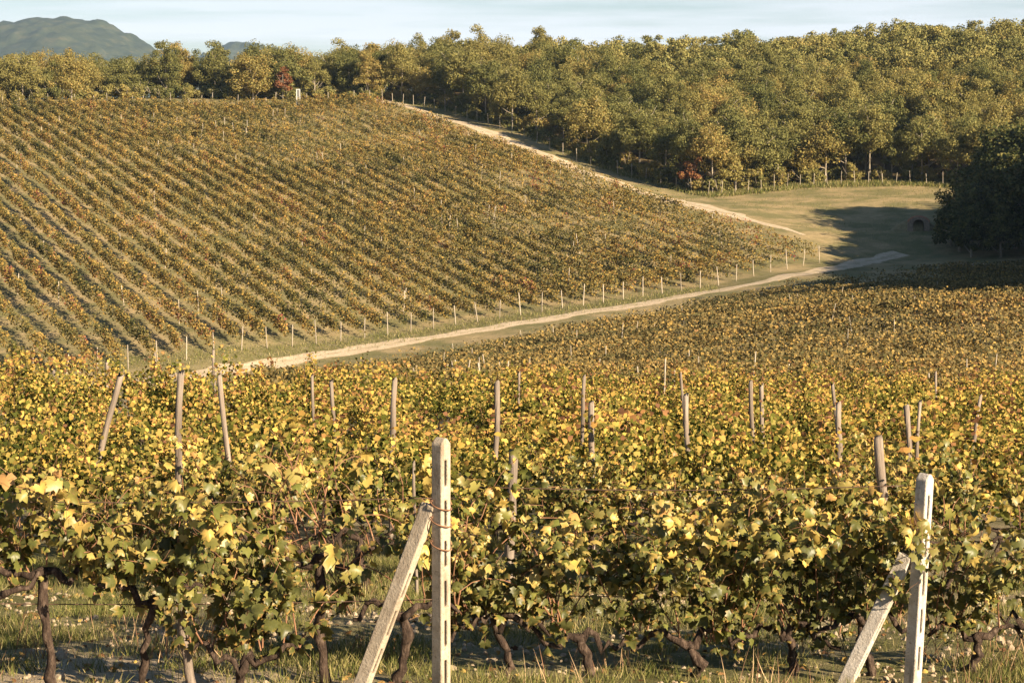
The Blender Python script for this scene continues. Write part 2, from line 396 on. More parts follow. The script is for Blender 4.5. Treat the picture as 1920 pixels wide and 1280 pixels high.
# ------------------------------------------------------------------ terrain sheet
def spaced(segs):
    """segs: (end, step) from segs[0][0]"""
    a = [segs[0][0]]
    for e, st in segs[1:]:
        s = a[-1]; n = max(1, int(round((e - s) / st))); a += list(np.linspace(s, e, n + 1)[1:])
    return np.array(a)
ys = spaced([(-60, 0), (0, 10), (9, 1.5), (21, .11), (45, .6), (150, 1.5), (350, 1.4), (480, 5), (900, 25), (5600, 240)])
xh = spaced([(0, 0), (5.2, .11), (12, .5), (60, 1.3), (130, 3), (300, 12), (900, 50), (4600, 300)])
xs = np.concatenate([-xh[:0:-1], xh])
GX, GY = np.meshgrid(xs, ys)
GZ = H(GX, GY)
near = np.clip((24 - GY) / 6, 0, 1) * np.clip((GY - 7) / 3, 0, 1)
lump = (fbm(GX, GY, .9, 3) - .5) * .10 + (fbm(GX, GY, .28, 8, 2) - .5) * .07
GZ = GZ + near * lump
nx, ny = len(xs), len(ys)
V = np.column_stack([GX.ravel(), GY.ravel(), GZ.ravel()])
i = np.arange(ny - 1)[:, None] * nx; j = np.arange(nx - 1)[None]
Q = np.stack([i + j, i + j + 1, i + nx + j + 1, i + nx + j], -1).reshape(-1, 4)
me = mesh_np("ground", V, [Q], M_GROUND)
# zones
foot = 165 + .685 * (GX + 23.4)                       # foot line of the hill
drow = (GY - foot) * .825                              # metres uphill of the foot line
re = -((GX - 33) * .9063 + (GY - 212) * .4226)         # metres left of the rightmost row
hillm = np.clip((drow + 3) / 3, 0, 1) * np.clip((re + 2) / 2, 0, 1)
# edge of the wood
WE = np.array([at(680, 178, 345), at(860, 218, 330), at(1000, 275, 299), at(1100, 318, 282), at(1250, 362, 267), at(1330, 368, 259), at(1500, 350, 265), at(1700, 345, 265), at(1830, 345, 258)])[:, :2]
WE = np.vstack([[-120, 338], [-60, 347], WE, [75, 245], [130, 220]])
def wood_depth(x, y):
    """metres beyond the edge of the wood (positive inside), measured along y"""
    return y - np.interp(x, WE[:, 0], WE[:, 1])
woodm = np.clip((wood_depth(GX, GY) + 1.5) / 4, 0, 1) * (GY > 150)
R_ = np.where(GY < 60, .62, .5)
bareg = np.clip((-GX - .6) / 1.5, 0, 1) * np.clip((14.6 - GY) / .9, 0, 1)
R_ = np.where(GY < 24, .72 - bareg * 1.0 + .30 * np.clip((GX + 1.5) / 4, -1, 1) * np.clip((15.5 - GY) / 2, -1, 1), R_)
G_ = np.clip((GY - 120) / 20, 0, 1) * .85 + hillm * 0
B_ = woodm * .85
verge = np.clip((GY - foot + 4.6) / .8, 0, 1) * np.clip((1.8 - (GY - foot)) / 1.2, 0, 1) * (GX > -60) * (GX < 36) * (GY > 130)
G_ = G_ * (1 - .75 * verge); R_ = R_ * (1 - verge) + .92 * verge
colr = np.column_stack([R_.ravel(), G_.ravel(), B_.ravel(), np.ones(R_.size)]).astype(np.float32)
ca = me.color_attributes.new("zone", 'FLOAT_COLOR', 'POINT'); ca.data.foreach_set("color", colr.ravel())
tag(link("ground", me), kind="structure")

# ------------------------------------------------------------------ dirt tracks
def ribbon(name, pts, wid, seed, lift=.03, step=.8):
    pts = np.array(pts, float); seg = np.r_[0, np.cumsum(np.linalg.norm(np.diff(pts, axis=0), axis=1))]
    n = int(seg[-1] / step); s = np.linspace(0, seg[-1], n)
    # smooth the corners
    P = np.column_stack([np.interp(s, seg, pts[:, 0]), np.interp(s, seg, pts[:, 1])])
    for _ in range(6): P[1:-1] = (P[:-2] + 2 * P[1:-1] + P[2:]) / 4
    T = np.gradient(P, axis=0); T = unit(T); Nn = np.column_stack([-T[:, 1], T[:, 0]])
    ww = wid if np.isscalar(wid) else np.interp(s, seg, wid)
    wl = ww * (1 + .9 * (vnoise(s, s * 0, 2.2, seed) - .5)); wr = ww * (1 + .9 * (vnoise(s, s * 0 + 9, 2.2, seed) - .5))
    ks = np.linspace(-1, 1, 7)
    rows = []
    for k in ks:
        q = P + Nn * (np.where(k > 0, wl, wr) * k)[:, None]
        z = H(q[:, 0], q[:, 1]) + lift - .05 * (abs(k) > .99)
        rows.append(np.column_stack([q, z]))
    V = np.stack(rows, 1); m = len(ks)
    uv = np.column_stack([np.tile(ks, n), np.repeat(s * .1, m)])
    i = np.arange(n - 1)[:, None] * m; j = np.arange(m - 1)[None]
    Q = np.stack([i + j, i + m + j, i + m + j + 1, i + j + 1], -1).reshape(-1, 4)[:, ::-1]
    return tag(link(name, mesh_np(name, V.reshape(-1, 3), [Q], M_TRACK, uv=uv)), kind="structure")
tr = []
for px in range(-150, 1481, 80):
    k = (px - 960) / F; Y = 177.0 / (1 - .685 * k) - max(0, 470 - px) * .03; tr.append((k * Y, Y))
tr += [tuple(at(1560, 505, 203)[:2]), tuple(at(1660, 485, 213)[:2]), tuple(at(1690, 480, 214)[:2])]
ribbon("dirt_track", tr, 1.5, 4)
up = []
for t in np.linspace(-2, 150, 30):
    up.append((33 + DR[0] * t + 3.1, 212 + DR[1] * t + 1.6))
up = up[2:]
ribbon("dirt_track", up, [.3, .6, 1.0, 1.4, 1.8, 2.0] + [1.9] * (len(up) - 6), 9)
ribbon("dirt_track", [tuple(at(1790, 486, 203)[:2]), tuple(at(1850, 494, 199)[:2]), tuple(at(1930, 500, 196)[:2])], 1.5, 5)

# ------------------------------------------------------------------ words for labels
ORD = "first second third fourth fifth sixth seventh eighth ninth tenth eleventh twelfth thirteenth fourteenth fifteenth sixteenth seventeenth eighteenth nineteenth".split()
TENS = {2: "twenty", 3: "thirty", 4: "forty", 5: "fifty", 6: "sixty", 7: "seventy", 8: "eighty", 9: "ninety"}
TENTH = {2: "twentieth", 3: "thirtieth", 4: "fortieth", 5: "fiftieth", 6: "sixtieth", 7: "seventieth", 8: "eightieth", 9: "ninetieth"}
def nth(n):
    if n == 100: return "hundredth"
    if n > 100: return "hundred-and-" + nth(n - 100)
    if n < 20: return ORD[n - 1]
    return TENTH[n // 10] if n % 10 == 0 else TENS[n // 10] + "-" + ORD[n % 10 - 1]

# ------------------------------------------------------------------ grapevines of the near rows
def cane_path(x0, z0, side, L, lean):
    n = 8
    d = np.array((RNG.normal(0, .35), side * RNG.uniform(.05, .45), 1.0)); d += lean
    d /= np.linalg.norm(d)
    P = [np.array((x0, 0.0, z0))]
    for k in range(n):
        d = d + np.array((RNG.normal(0, .10), RNG.normal(0, .08) + side * .03, -.17 * (k / n) * 2.1)); d /= np.linalg.norm(d)
        P.append(P[-1] + d * L / n)
    return np.array(P)

def grow_vine(ncane, nleaf, detail, width=.95, zlo=.38, length=(.9, 1.5), size=.088, drop=.06):
    """returns trunk, cane, foliage Acc; row along local x"""
    tr, ca, fo = Acc(), Acc(), Acc()
    zt = zlo + RNG.uniform(-.03, .05)
    k = 11 if detail else 4
    w0, w1 = RNG.uniform(2, 5), RNG.uniform(0, 6)
    base = np.array([(RNG.normal(0, .012) + .055 * math.sin(w0 * q + w1), RNG.normal(0, .012) + .04 * math.cos(w0 * q), -.08 + (zt + .08) * q) for q in np.linspace(0, 1, k)])
    V, fs = tube(base, np.linspace(.032, .026, k) * RNG.uniform(.8, 1.25) * RNG.uniform(.78, 1.25, k), 10 if detail else 5, jit=.26 if detail else .1); tr.add(V, fs)
    top = base[-1]
    for s in (-1, 1):
        L = width * .52 * RNG.uniform(.8, 1.1); kk = 8 if detail else 4
        arm = [top + np.array((s * L * q, RNG.normal(0, .03), RNG.normal(0, .035) + .07 * math.sin(4 * q + w1))) for q in np.linspace(0, 1, kk)]
        arm[0] = top - np.array((0, 0, .03))
        V, fs = tube(arm, np.linspace(.030, .013, kk), 7 if detail else 4, jit=.3 if detail else .1); tr.add(V, fs)
    knots = RNG.uniform(-width * .5, width * .5, 5)
    paths = []
    for c in range(ncane):
        x0 = np.clip(RNG.choice(knots) + RNG.normal(0, .07), -width * .55, width * .55)
        P = cane_path(x0, zt + RNG.uniform(-.02, .05), RNG.choice((-1, 1)), RNG.uniform(*length), np.array((0, 0, 0)))
        paths.append(P)
        V, fs = tube(P, np.linspace(.0062, .0026, len(P)), 5 if detail else 3, cap=False); ca.add(V, fs)
    pos, nr, tp, sz = [], [], [], []
    for q in range(nleaf):
        P = paths[RNG.integers(len(paths))]
        u = RNG.beta(1.45, 1.05) * (len(P) - 1.001); a = int(u)
        p = P[a] * (1 - (u - a)) + P[a + 1] * (u - a)
        off = RNG.normal(0, 1, 3) * np.array((.065, .08, .065)); p = p + off
        if p[2] < zlo - drop - .05: p[2] = zlo - drop + RNG.uniform(-.05, .25)
        pos.append(p)
        out = np.array((0, 1.0 if p[1] > RNG.normal(0, .12) else -1.0, 0))
        nr.append(RNG.normal(0, .72, 3) + out * .55 + np.array((.22, -.1, .55)))
        tp.append(RNG.normal(0, .35, 3) + np.array((0, 0, -1)) + out * .35)
        sz.append(size * RNG.choice((.45, .7, 1, 1.15, 1.4), p=(.22, .26, .28, .16, .08)))
    pos, nr, tp, sz = map(np.array, (pos, nr, tp, sz))
    if detail:
        w_ = RNG.integers(0, len(LEAVES), len(pos))
        for li, (T, TF, uv) in enumerate(LEAVES):
            s = w_ == li
            if s.any():
                V, Gs, UV = scatter(T, TF, pos[s], nr[s], tp[s], sz[s], uv); fo.add(V, Gs, UV)
        # petioles
        for q in RNG.choice(len(pos), min(len(pos), 90), replace=False):
            V, fs = tube([pos[q] - np.array((0, 0, 0)), pos[q] + RNG.normal(0, .03, 3) + np.array((0, 0, .04)), pos[q] + RNG.normal(0, .05, 3) + np.array((0, 0, .06))], .0016, 3, cap=False); ca.add(V, fs)
    else:
        V, Gs, UV = scatter(*MID[:2], pos, nr, tp, sz * 1.08, MID[2]); fo.add(V, Gs, UV)
    return tr, ca, fo

def vine_parts(root, acc, lm, cane=True):
    tr, ca, fo = acc
    link("trunk", tr.mesh("trunk", M_BARK), root)
    if cane: link("cane", ca.mesh("cane", M_CANE), root)
    link("foliage", fo.mesh("foliage", lm, uv=True), root)

ROWTILT = .03          # rows run almost straight across the view
vines = []             # (row, x, object)
G1 = "grapevines of the near rows"
# front row, each vine its own
D1 = 13.25
FRONT = [  # px, canes, leaves, length, zlo
    (-70, 9, 150, (.5, .9), .75, "leafy"), (80, 10, 130, (.45, .8), .86, "thin"), (262, 12, 270, (.45, .85), .62, "dense"), (450, 13, 340, (.5, .95), .26, "dense"),
    (610, 13, 70, (.5, 1.0), .86, "bare"), (742, 12, 60, (.5, 1.0), .46, "bare"),
    (940, 13, 560, (.85, 1.35), .30, "dense"), (1110, 14, 600, (.9, 1.4), .28, "dense"), (1310, 15, 640, (.9, 1.4), .24, "dense"), (1490, 14, 600, (.9, 1.35), .28, "dense"),
    (1650, 11, 330, (.8, 1.3), .40, "loose"), (1850, 10, 240, (.7, 1.25), .30, "loose"), (2010, 10, 300, (.8, 1.3), .4, "loose")]
for n_, (px, nc, nl, ln, zl, how) in enumerate(FRONT):
    Dv = 12.45 if px < 500 else 12.95 if px < 800 else D1
    x = (px - 960) / F * Dv; y = Dv + x * ROWTILT * (px > 800) + (.1 if px > 850 else 0)
    r = empty("grapevine", (x, y, h1(x, y)), math.atan(ROWTILT))
    vine_parts(r, grow_vine(nc, int(nl * 1.6), True, int(0) or .72, zl, ln, .072 if px < 800 else .062), M_LEAF)
    vines.append((1, px, r, how))
# second row, detailed leaves too
def row_y(D, x): return D + x * ROWTILT
PROT2 = []
for k in range(7):
    r = empty("grapevine", (0, 0, 0)); vine_parts(r, grow_vine(12, 820, True, .85, .46, (.7, 1.25), .052), M_LEAF); PROT2.append(r)
PROT2S = []
for k in range(5):
    r = empty("grapevine", (0, 0, 0)); vine_parts(r, grow_vine(14, 190, True, .85, .60, (.5, 1.05), .052), M_LEAF); PROT2S.append(r)
PROT3 = []
for k in range(9):
    r = empty("grapevine", (0, 0, 0)); vine_parts(r, grow_vine(11, 1250, False, .95, .42, (.7, 1.5), .043), M_LEAFMID, cane=k % 3 == 0); PROT3.append(r)
used = set()
def put_vine(protos, x, y, row):
    p = protos[random.randrange(len(protos))]
    rz = math.atan(ROWTILT) + (math.pi if random.random() < .5 else 0) + random.uniform(-.1, .1)
    loc = (x, y, h1(x, y) - .02); sc = (random.uniform(.9, 1.12), random.uniform(.9, 1.15), random.uniform(.86, 1.1))
    if p.name not in used:
        used.add(p.name); o = p; o.location = loc; o.rotation_euler = (0, 0, rz); o.scale = sc
    else: o = dup(p, loc, rz, sc)
    return o
ROWS = [18.4, 21.4, 24.1, 26.7, 29.3, 31.9, 34.5, 37.1, 39.7, 42.3, 44.9, 47.5, 50.1, 52.7]
for ri, D in enumerate(ROWS):
    half_ = .2572 * D + .5
    x = -half_ + random.uniform(0, .5)
    if D > 42: x = max(x, -.10 * D)
    if D > 46: x = max(x, .0 * D)
    while x < half_:
        gap = random.random()
        if gap > (.38 if ri == 0 and (-2.1 < x < -.3 or x < -3.6) else .05):
            y = row_y(D, x) + random.gauss(0, .06)
            thin_ = ri == 0 and (-2.1 < x < -.3 or x < -3.6)
            o = put_vine(PROT2S if thin_ else PROT2 if ri == 0 else PROT3, x, y, ri + 2)
            vines.append((ri + 2, pix((x, y, h1(x, y)))[0], o, "thin" if thin_ else "leafy"))
        x += random.uniform(.82, 1.05)
LOOK = {"dense": "dense green-yellow grapevine", "thin": "thin-leaved grapevine", "leafy": "leafy yellow-green grapevine", "bare": "nearly bare grapevine with brown canes", "loose": "loose yellow-leaved grapevine"}
for row in range(1, len(ROWS) + 2):
    vs = sorted([v for v in vines if v[0] == row], key=lambda v: v[1])
    for k, (_, px, o, how) in enumerate(vs):
        where = "in the nearest row" if row == 1 else f"in the {nth(row)} row back"
        tag(o, f"{LOOK[how]}, {nth(k + 1)} from left {where}", "grapevine", G1)

# ------------------------------------------------------------------ concrete end posts with struts
def slot_post(L, wx, wy, slots, bev=.008, top_round=True, slot_w=.022):
    """square post: slots run through along local x (openings on the +x and -x faces). local z up"""
    import bmesh
    bm = bmesh.new()
    hx, hy = wx / 2, wy / 2
    zs = [(-.25, 0)]
    z = 0
    # solid pieces: build the +x/-x walls as a ladder: two rails (y) and bridges between slots
    def box(x0, x1, y0, y1, z0, z1):
        v = [bm.verts.new(c) for c in ((x0, y0, z0), (x1, y0, z0), (x1, y1, z0), (x0, y1, z0), (x0, y0, z1), (x1, y0, z1), (x1, y1, z1), (x0, y1, z1))]
        for f in ((0, 3, 2, 1), (4, 5, 6, 7), (0, 1, 5, 4), (1, 2, 6, 5), (2, 3, 7, 6), (3, 0, 4, 7)): bm.faces.new([v[k] for k in f])
    # outline grid: columns y: -hy,-s,s,hy ; rows z at slot ends
    s = slot_w / 2
    zlev = [-.25]
    for a, b in slots: zlev += [a, b]
    zlev.append(L)
    ycol = [-hy, -s, s, hy]
    grid = {}
    def vert(side, iy, iz):
        key = (side, iy, iz)
        if key not in grid:
            zz = zlev[iz]
            y = ycol[iy]
            grid[key] = bm.verts.new((side * hx, y, zz))
        return grid[key]
    nz = len(zlev)
    for iz in range(nz - 1):
        is_slot = (iz % 2 == 1) and iz < 2 * len(slots)
        for iy in range(3):
            if is_slot and iy == 1: continue
            for side in (-1, 1):
                q = [vert(side, iy, iz), vert(side, iy + 1, iz), vert(side, iy + 1, iz + 1), vert(side, iy, iz + 1)]
                bm.faces.new(q if side > 0 else q[::-1])
        for iy, flip in ((0, False), (3, True)):
            q = [vert(-1, iy, iz), vert(1, iy, iz), vert(1, iy, iz + 1), vert(-1, iy, iz + 1)]
            bm.faces.new(q if not flip else q[::-1])
        if is_slot:
            for iy, flip in ((1, True), (2, False)):
                q = [vert(-1, iy, iz), vert(1, iy, iz), vert(1, iy, iz + 1), vert(-1, iy, iz + 1)]
                bm.faces.new(q if not flip else q[::-1])
            for zz, flip in ((iz, True), (iz + 1, False)):
                q = [vert(-1, 1, zz), vert(1, 1, zz), vert(1, 2, zz), vert(-1, 2, zz)]
                bm.faces.new(q if flip else q[::-1])
    for zz, flip in ((0, True), (nz - 1, False)):
        for iy in range(3):
            q = [vert(-1, iy, zz), vert(1, iy, zz), vert(1, iy + 1, zz), vert(-1, iy + 1, zz)]
            bm.faces.new(q[::-1] if flip else q)
    if top_round:   # arched top: raise the middle columns, lower the outer ones
        for side in (-1, 1):
            for iy in (0, 3): vert(side, iy, nz - 1).co.z -= wy * .42
            for iy in (1, 2): vert(side, iy, nz - 1).co.z += 0.0
    bmesh.ops.recalc_face_normals(bm, faces=bm.faces)
    me = bpy.data.meshes.new("post"); bm.to_mesh(me); bm.free()
    return me
def finish(o, mat, bev):
    o.data.materials.append(mat)
    b = o.modifiers.new("bevel", 'BEVEL'); b.width = bev; b.segments = 2; b.limit_method = 'ANGLE'; b.angle_limit = math.radians(40)
    return o
def end_post(px, pytop, D, tiltx, mat, label, yaw, wx=.088, wy=.088, first=.14):
    p = at(px, pytop, D); zg = h1(p[0], p[1]) ; L = p[2] - zg
    slots = []; z = L - first - .165
    while z > .05:
        slots.append((z, z + .165)); z -= .255
    slots = slots[::-1]
    r = empty("concrete_post", (p[0] - math.tan(tiltx) * L, D, zg), 0); r.rotation_euler = (0, tiltx, 0)
    o = finish(link("shaft", slot_post(L, wx, wy, slots), r), mat, .009); o.rotation_euler = (0, 0, yaw)
    tag(r, label, "post", "concrete end posts of the front row")
    return r, L
YAW = math.radians(-42)
p1, L1 = end_post(827, 820, 12.3, math.radians(.2), M_CONC, "tall pale concrete post with slots and rounded top, mid front row", YAW)
p2, L2 = end_post(1735, 887, 12.95, math.radians(2.2), M_CONC2, "shorter whitewashed concrete post with rough edges, right in front row", math.radians(-47))
def strut(pa, pb, D, mat, label, wx, wy, yaw):
    a = at(*pa, D); b = at(*pb, D)
    zg = h1(b[0], b[1]); d = (b - a); k = (zg - .12 - a[2]) / d[2]; b = a + d * k
    L = np.linalg.norm(a - b)
    slots = []; z = L - .62
    while z > .05: slots.append((z, z + .17)); z -= .26
    o = finish(link("concrete_strut", slot_post(L, wx, wy, slots[::-1], top_round=False, slot_w=.02)), mat, .008)
    q = Vector(a - b).to_track_quat('Z', 'Y')
    o.matrix_world = Matrix.Translation(Vector(b)) @ (q.to_matrix().to_4x4() @ Matrix.Rotation(yaw, 4, 'Z'))
    tag(o, label, "strut", "concrete struts of the end posts"); return o
def yaw_for(a, b, D, target):   # turn the strut so its slotted side faces right and a little to the camera
    q = Vector(at(*a, D) - at(*b, D)).to_track_quat('Z', 'Y').to_matrix()
    best = min((abs((q @ Vector((math.cos(t), math.sin(t), 0))).angle(Vector(target))), t) for t in np.linspace(-math.pi, math.pi, 361))
    return best[1]
T_ = (.80, -.58, -.2)
strut((806, 946), (678, 1285), 12.33, M_CONC, "leaning concrete strut propping the tall middle end post", .098, .062, yaw_for((806, 946), (678, 1285), 12.33, T_))
strut((1700, 1040), (1583, 1285), 13.0, M_CONC2, "leaning concrete strut propping the shorter right end post", .098, .062, yaw_for((1700, 1040), (1583, 1285), 13.0, T_))
# wire and cane tied round the tall post
acc = Acc()
for zz in (1.42, 1.30, 1.13):
    th = np.linspace(0, 2 * math.pi * 1.6, 26); zz0 = zz * L1 / 1.9
    V, fs = tube(np.column_stack([.066 * np.cos(th), .066 * np.sin(th), zz0 + .03 * np.sin(th * .8)]), .0045, 5); acc.add(V, fs)
link("tie", acc.mesh("tie", M_CANE), p1)

# ------------------------------------------------------------------ wooden posts
def wood_mesh(L, r, seed, cracked=True):
    n = 9; zz = np.linspace(-.25, L, n)
    rs = np.random.default_rng(seed)
    bend = np.cumsum(rs.normal(0, .014, (n, 2)), axis=0)
    P = np.column_stack([bend[:, 0], bend[:, 1], zz])
    V, fs = tube(P, r * (1.06 - .14 * np.linspace(0, 1, n)), 8, jit=.16)
    V[-8:, 2] += rs.uniform(-.03, .05, 8)
    a = Acc(); a.add(V, fs); return a.mesh("wooden_post", M_WOOD)
WP = [wood_mesh(1.8, .04, s) for s in range(5)]
wposts = []
def wpost(px, py, D, r=.04, lean=(0, 0), extra=""):
    r *= .86
    if D > 15 and D != 18.05: D = min(ROWS, key=lambda q: abs(q - D)) + .12
    p = at(px, py, D); zg = h1(p[0], D); L = max(.8, p[2] - zg)
    o = link("wooden_post", WP[len(wposts) % 5])
    o.scale = (r / .04, r / .04, L / 1.8)
    o.rotation_euler = (math.radians(lean[1]), math.radians(lean[0]), random.uniform(0, .3))
    o.location = (p[0] - math.tan(math.radians(lean[0])) * L, D, zg)
    wposts.append((px, o, extra))
for a in [(349, 697, 18.0, .041, (5.5, 0), "tall leaning grey post"), (411, 708, 20.5, .036, (-4.5, 0), "cracked grey post beside the tall leaning post"), (220, 694, 24.0, .047, (15, 0), "steeply leaning flat-topped grey post"),
          (743, 713, 23.2, .042, (3, 0), "curved pale grey post"), (944, 721, 23.2, .042, (4, 0), "split grey post with a dark crack"), (626, 713, 26, .035, (-2, 0), "slim pale post"),
          (1108, 760, 20.3, .042, (0, 0), "short flat-topped grey stump post"), (970, 698, 36, .03, (0, 0), "short dark-grey post"), (1097, 707, 28.5, .035, (2, 0), "pale post"),
          (1282, 703, 26, .022, (-3, 0), "thin pole"), (1292, 740, 23, .042, (0, 0), "short grey stump post beside a thin pole"), (1407, 719, 28, .038, (-2, 0), "left post of a close pair"), (1421, 722, 27, .036, (-3, 0), "right post of a close pair"),
          (1573, 757, 22.8, .045, (-2, 0), "short dark-cracked stump post"), (1713, 765, 23, .043, (0, 0), "broad rough post"), (1730, 752, 24, .028, (4, 0), "thin post leaning by the broad rough post"),
          (1646, 824, 18.05, .055, (-5, 0), "bent peeling old post"), (951, 847, 18.05, .052, (0, 0), "brown post behind the tall concrete post"), (777, 868, 18.05, .018, (0, 0), "thin whitish stake left of the concrete post"),
          (345, 1140, 12.5, .036, (-3, 0), "short grey stake in the front row"), (589, 703, 30, .03, (0, 0), "slender post at the slope edge"), (100, 694, 38, .04, (6, 0), "leaning grey post at the slope edge"),
          (196, 678, 44, .05, (0, 0), "thick post at the slope edge"), (150, 690, 46, .03, (0, 0), "small post at the slope edge"), (331, 686, 44, .032, (0, 0), "pale small post at the slope edge"),
          (404, 655, 50, .045, (3, 0), "tall bleached post at the slope edge"), (290, 662, 48, .028, (-6, 0), "slim leaning post at the slope edge"), (1555, 718, 27, .03, (-8, 0), "leaning pole"), (1840, 742, 26, .03, (7, 0), "leaning brownish pole"), (1760, 700, 40, .03, (2, 0), "slim post")]:
    wpost(*a)
wposts.sort(key=lambda q: q[0])
for k, (px, o, ex) in enumerate(wposts):
    tag(o, f"{ex}, {nth(k + 1)} from left among the near wooden posts", "wooden post", "wooden posts among the near vines")

# trellis wires of the front rows
def wire(xa, xb, D, h, label):
    xx = np.linspace(xa, xb, 14); yy = D + xx * ROWTILT
    zz = H(xx, yy) + h - .03 * np.sin(np.linspace(0, math.pi, 14))
    a = Acc(); V, fs = tube(np.column_stack([xx, yy, zz]), .0035, 4); a.add(V, fs)
    tag(link("trellis_wire", a.mesh("trellis_wire", M_WIRE)), label, "wire", "trellis wires")
wire(-4.2, -.47, 12.55, 1.28, "upper rusty trellis wire left of the tall concrete post")
wire(-4.2, -.47, 12.55, .62, "lower rusty trellis wire left of the tall concrete post")
wire(-.4, 2.72, D1 + .3, 1.3, "upper rusty trellis wire between the two concrete posts")
wire(-.4, 2.72, D1 + .3, .55, "lower rusty trellis wire between the two concrete posts")

# ------------------------------------------------------------------ valley field beyond the near rows (uncountable foliage)
pos, nr, tp, sz = [], [], [], []
D = 46.0
while D < 206:
    step = 2.6
    x0, x1 = -.13 * D, .262 * D + 2
    xx = np.arange(x0, x1, .25)
    yy = D + xx * (-.05) + .8 * np.sin(xx * .05 + D)
    # keep to the near side of the track and out of the woods
    dens = (420 if D < 75 else 230 if D < 110 else 150) * .25
    n = int(len(xx) * dens)
    x = RNG.uniform(x0, x1, n); y = D + x * (-.05) + .8 * np.sin(x * .05 + D)
    keep = y < 144.5 + .685 * (x + 23.4) + RNG.uniform(-.6, .6, n)
    if D < 53.5: keep &= x < np.where(D < 46.5, -.10 * D, -.0 * D) + .6
    if D > 150: keep &= ~((x > 38) & (y > 186))
    thin = fbm(x * .55, y * 1.0, 6.0, 40, 3); keep &= RNG.uniform(0, 1, n) < np.clip((thin - .34) * 4, .06, 1)
    keep &= RNG.uniform(0, 1, n) > .55 * (vnoise(x, y * 0 + D, 1.1, 77) > .62)
    x, y = x[keep], y[keep]; n = len(x)
    if n:
        hgt = 1.25 + .35 * (vnoise(x, y * 0 + D * 3, 1.4, 31) - .3)
        z = H(x, y) + .35 + hgt * .85 * RNG.beta(1.6, 1.1, n)
        pos.append(np.column_stack([x, y + RNG.normal(0, .28, n), z]))
        sz.append(np.full(n, .088 if D < 75 else .115 if D < 110 else .15) * RNG.uniform(.6, 1.25, n))
    D += step
pos = np.concatenate(pos); sz = np.concatenate(sz); n = len(pos)
V, Gs, _ = scatter(CARD[0], CARD[1], pos, RNG.normal(0, .7, (n, 3)) + np.array((.15, -.25, .55)), RNG.normal(0, .5, (n, 3)) + np.array((0, 0, -1)), sz)
tag(link("vineyard_foliage", mesh_np("vineyard_foliage", V, Gs, M_LEAFFAR)), kind="stuff")

# ------------------------------------------------------------------ hillside vine rows
def row_mesh(x0, y0, t0, t1, seed):
    L = t1 - t0
    n = int(L * 125)
    t = RNG.uniform(t0, t1, n)
    # plants every 0.9 m: bunch the foliage
    ph = RNG.uniform(0, 1); pl = np.floor(t / .95 + ph)
    cx = (pl + .5 - ph + .7 * (vnoise(pl * 5.3, pl * 0 + seed * 3, 1.0, 19) - .5)) * .95
    t = cx + np.clip(RNG.normal(0, .55, n), -1.4, 1.4)
    rr = vnoise(pl * 3.7, pl * 0 + seed * 5, 1.0, 5)
    keep = RNG.uniform(0, 1, n) < np.clip(1.5 * fbm(x0 + DR[0] * t, y0 + DR[1] * t, 14.0, 55, 3) + .12, .4, 1) * np.where(rr > .94, .08, .66 + .34 * vnoise(pl * 1.3, pl * 0 + seed, 1.0, 8))
    t = t[keep]; pl = pl[keep]; n = len(t)
    off = RNG.normal(0, .13, n) + .5 * (vnoise(pl * .35, pl * 0 + seed * 2, 1.0, 91) - .5)
    x = x0 + DR[0] * t + DR[1] * off; y = y0 + DR[1] * t - DR[0] * off
    hgt = .82 + .55 * fbm(x, y, 17.0, 71, 2) + .75 * vnoise(pl * 2.1, pl * 0 + seed, 1.0, 12)
    z = H(x, y) + .28 + hgt * RNG.beta(1.5, 1.2, n)
    V, Gs, _ = scatter(CARD[0], CARD[1], np.column_stack([x, y, z]), RNG.normal(0, .7, (n, 3)) + np.array((.3, -.2, .5)), RNG.normal(0, .6, (n, 3)) + np.array((0, 0, -1)), RNG.uniform(.085, .20, n))
    return mesh_np("vine_row", V, Gs, M_LEAFHILL)
hill_rows = []
NR = 41
feet = []
for k in range(NR):
    fx = -46 + k * 1.95; fy = 165 + .685 * (fx + 23.4) - max(0, -22 - fx) * .45
    if fx > 20: fy = 165 + .685 * (fx + 23.4) + (fx - 20) * .33
    feet.append((fx, fy))
    # top of the row: the crest of the hill
    tt = 166 - k * (166 - 134) / NR
    t1 = tt
    # stop where the row leaves the view on the left
    for q in np.arange(5, tt, 1.0):
        X = fx + DR[0] * q; Y = fy + DR[1] * q
        if X < -.2572 * Y - 6: t1 = q; break
    if t1 < 8: continue
    o = link("vine_row", row_mesh(fx, fy, 1.2, t1, k + 1)); hill_rows.append((fx, o, k))
for k, (fx, o, q) in enumerate(hill_rows):
    tag(o, f"olive and rusty vine row on far hillside, {nth(k + 1)} from left along its foot", "vine row", "vine rows on the far hillside")

# ------------------------------------------------------------------ stakes
STK = []
for s in range(4):
    rs = np.random.default_rng(s + 50)
    P = np.column_stack([np.cumsum(rs.normal(0, .012, 5)), np.cumsum(rs.normal(0, .012, 5)), np.linspace(-.2, 2.0, 5)])
    V, fs = tube(P, .05 * np.linspace(1.1, .8, 5), 6); a = Acc(); a.add(V, fs); STK.append(a.mesh("vineyard_stake", M_STAKE))
def stake(x, y, h, r=1.0, lean=3.0, name="vineyard_stake"):
    o = link(name, STK[random.randrange(4)]); o.location = (x, y, h1(x, y))
    o.scale = (r, r, h / 2.0); o.rotation_euler = (math.radians(random.gauss(0, lean)), math.radians(random.gauss(0, lean)), random.uniform(0, 6))
    return o
k = 0
for fx, fy in feet:
    if pix((fx, fy, h1(fx, fy)))[0] < 5: continue
    o = stake(fx, fy, random.uniform(1.65, 2.1), .95, 3.0, "row_end_post"); k += 1
    tag(o, f"pale wooden post ending a hillside vine row, {nth(k)} from left along the track", "end post", "end posts along the dirt track")
